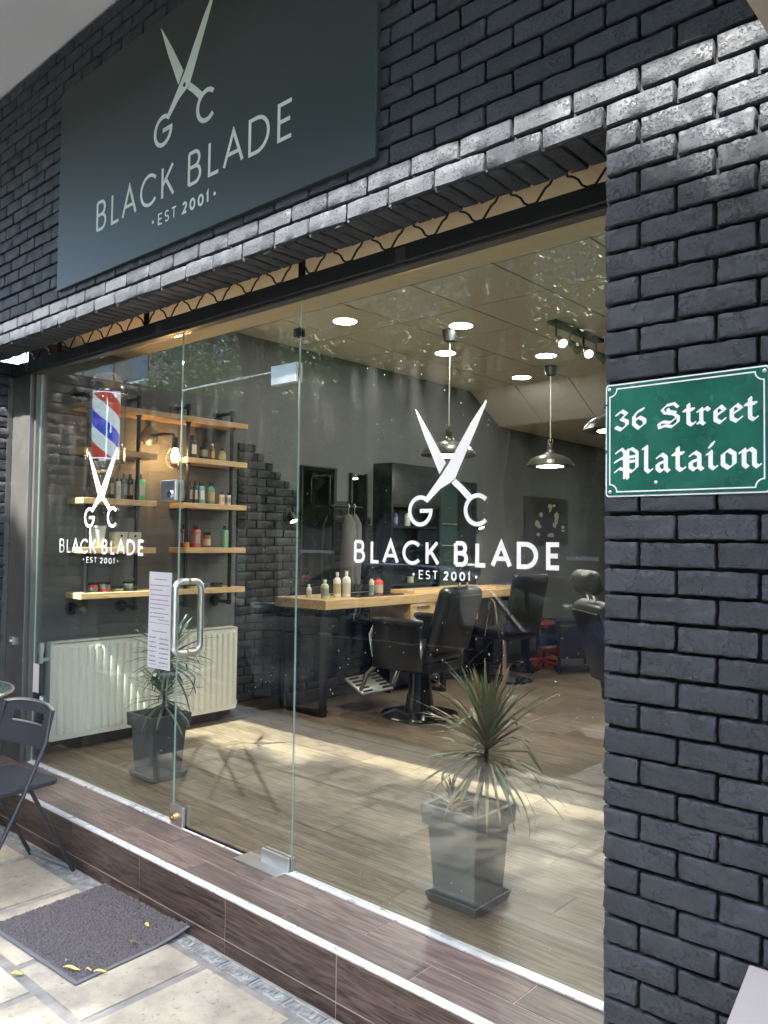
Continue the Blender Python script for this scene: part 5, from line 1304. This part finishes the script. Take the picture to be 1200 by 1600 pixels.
# meter cabinet bottom right
mc = thing('meter_cabinet', 'pale beige metal cabinet corner at the bottom right', 'cabinet')
box('body', M['cabinet_beige'], 1.790, 2.10, -.44, -.305, -.2, .318, mc, bevel=.004)
m_ = MB(); m_.add([(1.774, -.455, .322), (2.12, -.455, .322), (2.12, -.305, .322), (1.774, -.305, .322), (1.774, -.455, .340), (2.12, -.455, .340), (2.12, -.305, .405), (1.774, -.305, .405)], [(0, 3, 2, 1), (4, 5, 6, 7), (0, 1, 5, 4), (1, 2, 6, 5), (2, 3, 7, 6), (3, 0, 4, 7)]); m_.build('sloped_lid', M['cabinet_beige'], mc, bevel=.003)
box('hinge', M['black_metal'], 1.786, 1.7895, -.42, -.39, .26, .30, mc)

# ================================================================== STREET (seen in the glass)
def car(label, x, y, z, paint, L=4.1, H=1.43, flip=1, rz=0):
    t = thing('parked_car', label, 'car', (x, y, z), rz)
    hw_ = .86
    #   u along length (front = -x), lower sill, belt height, roof height, half width at roof
    st = [(-2.05, .35, .55, .55, .60), (-2.0, .22, .66, .66, .72), (-1.75, .20, .78, .78, .80), (-1.1, .20, .90, .90, .84), (-.85, .20, .95, 1.0, .74), (-.25, .20, .97, 1.36, .62), (.25, .20, .98, 1.43, .60), (.9, .20, 1.0, 1.41, .60), (1.45, .20, 1.02, 1.28, .62), (1.85, .22, 1.0, 1.02, .70), (2.02, .30, .90, .90, .72), (2.05, .38, .62, .62, .66)]
    sx = L/4.1; sz = H/1.43
    body = MB(); rings = []
    for u, lo_, be, ro, wr in st:
        end = abs(u) > 1.95; w0 = hw_*(.80 if end else .97); wb = hw_*(.84 if end else 1.0)
        rings.append([(u*sx, yy, zz*sz) for yy, zz in ((-w0, lo_), (-wb, (lo_+be)/2), (-wb*.97, be), (wb*.97, be), (wb, (lo_+be)/2), (w0, lo_))])
    m = len(rings); vs = [p for r_ in rings for p in r_]; fs = []
    for i in range(m-1):
        for k in range(6): fs.append((i*6+k, i*6+(k+1) % 6, (i+1)*6+(k+1) % 6, (i+1)*6+k))
    fs += [tuple(range(6)), tuple(reversed(range((m-1)*6, m*6)))]; body.add(vs, fs, True); body.build('body', paint, t, angle=30, bevel=.0)
    # greenhouse: glass sides and painted roof
    gs = [s for s in st if s[3] > s[2]+.001]; gl = MB(); vs = []
    for u, lo_, be, ro, wr in gs: vs += [(u*sx, -hw_*.93, (be-.01)*sz), (u*sx, -wr, (ro-.03)*sz), (u*sx, wr, (ro-.03)*sz), (u*sx, hw_*.93, (be-.01)*sz)]
    n = len(gs); fs = [(i*4+k, i*4+k+1, (i+1)*4+k+1, (i+1)*4+k) for i in range(n-1) for k in range(3)]+[(0, 1, 2, 3), tuple((n-1)*4+q for q in (3, 2, 1, 0))]
    gl.add(vs, fs, True); gl.build('windows', M['car_glass'], t, angle=30)
    rf = MB(); vs = []
    top = [s for s in gs if s[3] > 1.25]
    for u, lo_, be, ro, wr in top: vs += [(u*sx, -wr-.012, (ro-.035)*sz), (u*sx, -wr+.03, ro*sz), (u*sx, 0, (ro+.03)*sz), (u*sx, wr-.03, ro*sz), (u*sx, wr+.012, (ro-.035)*sz)]
    n = len(top); rf.add(vs, [(i*5+k, i*5+k+1, (i+1)*5+k+1, (i+1)*5+k) for i in range(n-1) for k in range(4)], True); rf.build('roof', paint, t)
    for s in (-1, 1):
        for (u0, z0_, u1, z1_) in ((-.85, .96, -.25, 1.345), (.28, .98, .22, 1.40), (.9, 1.0, .98, 1.38), (1.85, 1.0, 1.45, 1.26), (-.25, 1.345, 1.45, 1.30)):
            MB().tube([(u0*sx, s*(hw_*.935), z0_*sz), (u1*sx, s*(.625), z1_*sz)] if z0_ < 1.2 else [(u0*sx, s*.63, z0_*sz), (.3*sx, s*.615, 1.405*sz), (.9*sx, s*.615, 1.39*sz), (u1*sx, s*.63, z1_*sz)], .022, 6).build('pillar', paint, t)
        MB().tube([(-1.2*sx, s*(hw_+.002), .80*sz), (1.6*sx, s*(hw_+.002), .86*sz)], .007, 5).build('side_trim', M['chrome'], t)
        for u in (-.1, .8): MB().tube([(u*sx, s*(hw_+.01), .84*sz), ((u+.16)*sx, s*(hw_+.01), .845*sz)], .010, 6).build('door_handle', M['chrome'], t)
        MB().rbox(-.80*sx, -.62*sx, s*.95-.09, s*.95+.09, .94*sz, 1.07*sz, .03).build('wing_mirror', paint, t)
        MB().rbox(-1.98*sx, -1.70*sx, s*.66-.12, s*.66+.12, .62*sz, .74*sz, .03).build('headlight', M['chrome'], t)
        MB().rbox(1.86*sx, 2.03*sx, s*.68-.10, s*.68+.10, .74*sz, .92*sz, .03).build('tail_light', M['red'], t)
        for u in (-1.28, 1.27):
            T = Matrix.Translation((u*sx, s*(hw_-.09), .31)) @ Matrix.Rotation(R(90), 4, 'X')
            wh = MB(); wh.lathe([(.19, -.105), (.29, -.105), (.31, -.06), (.31, .06), (.29, .105), (.19, .105)], T=T, n=28); ww = wh.build('wheel', M['tyre'], t)
            r2 = MB(); r2.lathe([(0, -.08), (.19, -.10), (.20, 0), (.19, .10), (0, .08)], T=T, n=28); r2.build('rim', M['steel'], ww)
    return t
car('dark blue parked car reflected in the shop glass', -2.45, -3.42, -.335, M['car_blue'])
car('dark grey parked car ahead, reflected at the right of the glass', 2.45, -3.50, -.335, M['car_grey'], 4.3, 1.5)
car('dark green parked car across the street', -5.2, -8.8, -.335, M['car_green'], 4.2, 1.5, rz=math.pi)
# street trees: trunk, limbs and leafy crown
def tree(label, x, y, h0, h1, rx, ry, n, seed, airy=False, hump=None):
    t = thing('street_tree', label, 'tree', (x, y, -.2)); r = random.Random(seed)
    MB().tube([(0, 0, 0), (.05, .02, 1.2), (.0, .08, 2.4), (.1, 0, h0+.8)], [.16, .13, .11, .07], 10).build('trunk', M['bark'], t)
    for k in range(5):
        a = k*1.3; MB().tube([(.05, .03, 2.2+k*.1), (rx*.3*math.cos(a), ry*.3*math.sin(a), h0+.5), (rx*.65*math.cos(a), ry*.65*math.sin(a), (h0+h1)/2+.2)], [.07, .05, .02], 7).build('limb', M['bark'], t)
    rng = np.random.RandomState(seed); cz = (h0+h1)/2; rz_ = (h1-h0)/2
    P = rng.rand(n, 3)*2-1
    k_ = 0
    if airy: k_ = int(n*.62); P[:k_, 2] = -1.0-rng.rand(k_)**1.1*2.9  # sparse small-leaf fringe added below the crown to half-shade the pavement
    idx = rng.randint(0, 70, n)
    top = (1 if hump is None else 1+.25*P[:, 0]+.30*np.exp(-((P[:, 0]-hump)/.12)**2))*.90+.05*np.sin(P[:, 0]*5+seed)+.04*np.sin(P[:, 0]*13+seed*2); P[:, 2] = np.where(P[:, 2] > 0, P[:, 2]*top, P[:, 2]*(top+.12))  # tilt and hump of the crown top shape the sun band on the wall
    P[:, 1] *= np.sqrt(np.clip(1.05-P[:, 2]**2*.75, 0.25, 1))
    P += rng.normal(size=(n, 3))*.03
    P *= np.array([rx, ry, rz_]); P[:, 2] += cz
    a = rng.rand(n, 3)*2-1; a /= np.linalg.norm(a, axis=1)[:, None]; b = np.cross(a, rng.rand(n, 3)*2-1); b /= np.linalg.norm(b, axis=1)[:, None]
    L = (.09+.06*rng.rand(n))[:, None]; L[:k_] *= .30
    V = np.stack([P-a*L, P+b*L*.5, P+a*L, P-b*L*.5], 1).reshape(-1, 3)
    Fq = np.arange(4*n).reshape(-1, 4); me = bpy.data.meshes.new('crown'); me.from_pydata(V.tolist(), [], Fq.tolist())
    at_ = me.attributes.new('tone', 'FLOAT', 'POINT'); at_.data.foreach_set('value', np.repeat(np.clip(rng.rand(n)*.6+(idx % 5)*.1, 0, 1), 4)); me.materials.append(M['tree_leaf'])
    o = link('crown', me, None, t); o['kind'] = 'stuff'
SHADE_TREES = [(-7.3, -5.7), (-2.9, -5.7), (2.3, -5.7), (6.6, -5.7)]  # row outside the frame, crowns shaped to block sun except along the lintel
for i, (x, y) in enumerate(SHADE_TREES): tree('leafy tree outside the frame, crown shaped to shade the shop front, in row order: %s' % ('first', 'second', 'third', 'fourth')[i], x, y, 6.5, (8.45, 8.4, 8.95, 9.2)[i], 2.7, .6, 31000, 20+i, True, -.2 if i == 2 else None)
BACK = [(-20, -9.8), (-15.6, -9.6), (-11.5, -9.6), (-7.6, -9.8), (-3.4, -9.5), (.9, -9.8), (5.0, -9.6)]
for i, (x, y) in enumerate(BACK): tree('broad tree on the far side of the street, %s from the left' % ('first', 'second', 'third', 'fourth', 'fifth', 'sixth', 'seventh')[i], x, y, 2.0, 5.6, 2.5, 1.6, 11000, 40+i)
# houses across the street
def house(x0, x1, h, mat, label):
    t = thing('town_house', label, 'building'); box('wall', mat, x0, x1, -20, -13.5, -.2, h, t)
    z = 1.0; 
    while z < h-1.5:
        x = x0+1
        while x < x1-1.5: wdw = box('window', M['window'], x, x+1.1, -13.5, -13.46, z, z+1.4, t); box('sill', M['soffit_white'], x-.1, x+1.2, -13.46, -13.35, z-.08, z, wdw); x += 2.4
        z += 3.0
house(-30, -12, 9, M['facade'], 'ochre house across the street, left'); house(-11.9, 4, 10, pm('grey stucco', (.18, .175, .16), .9), 'grey house across the street, middle'); house(4.1, 25, 9, pm('cream stucco', (.26, .23, .18), .9), 'cream house across the street, right')
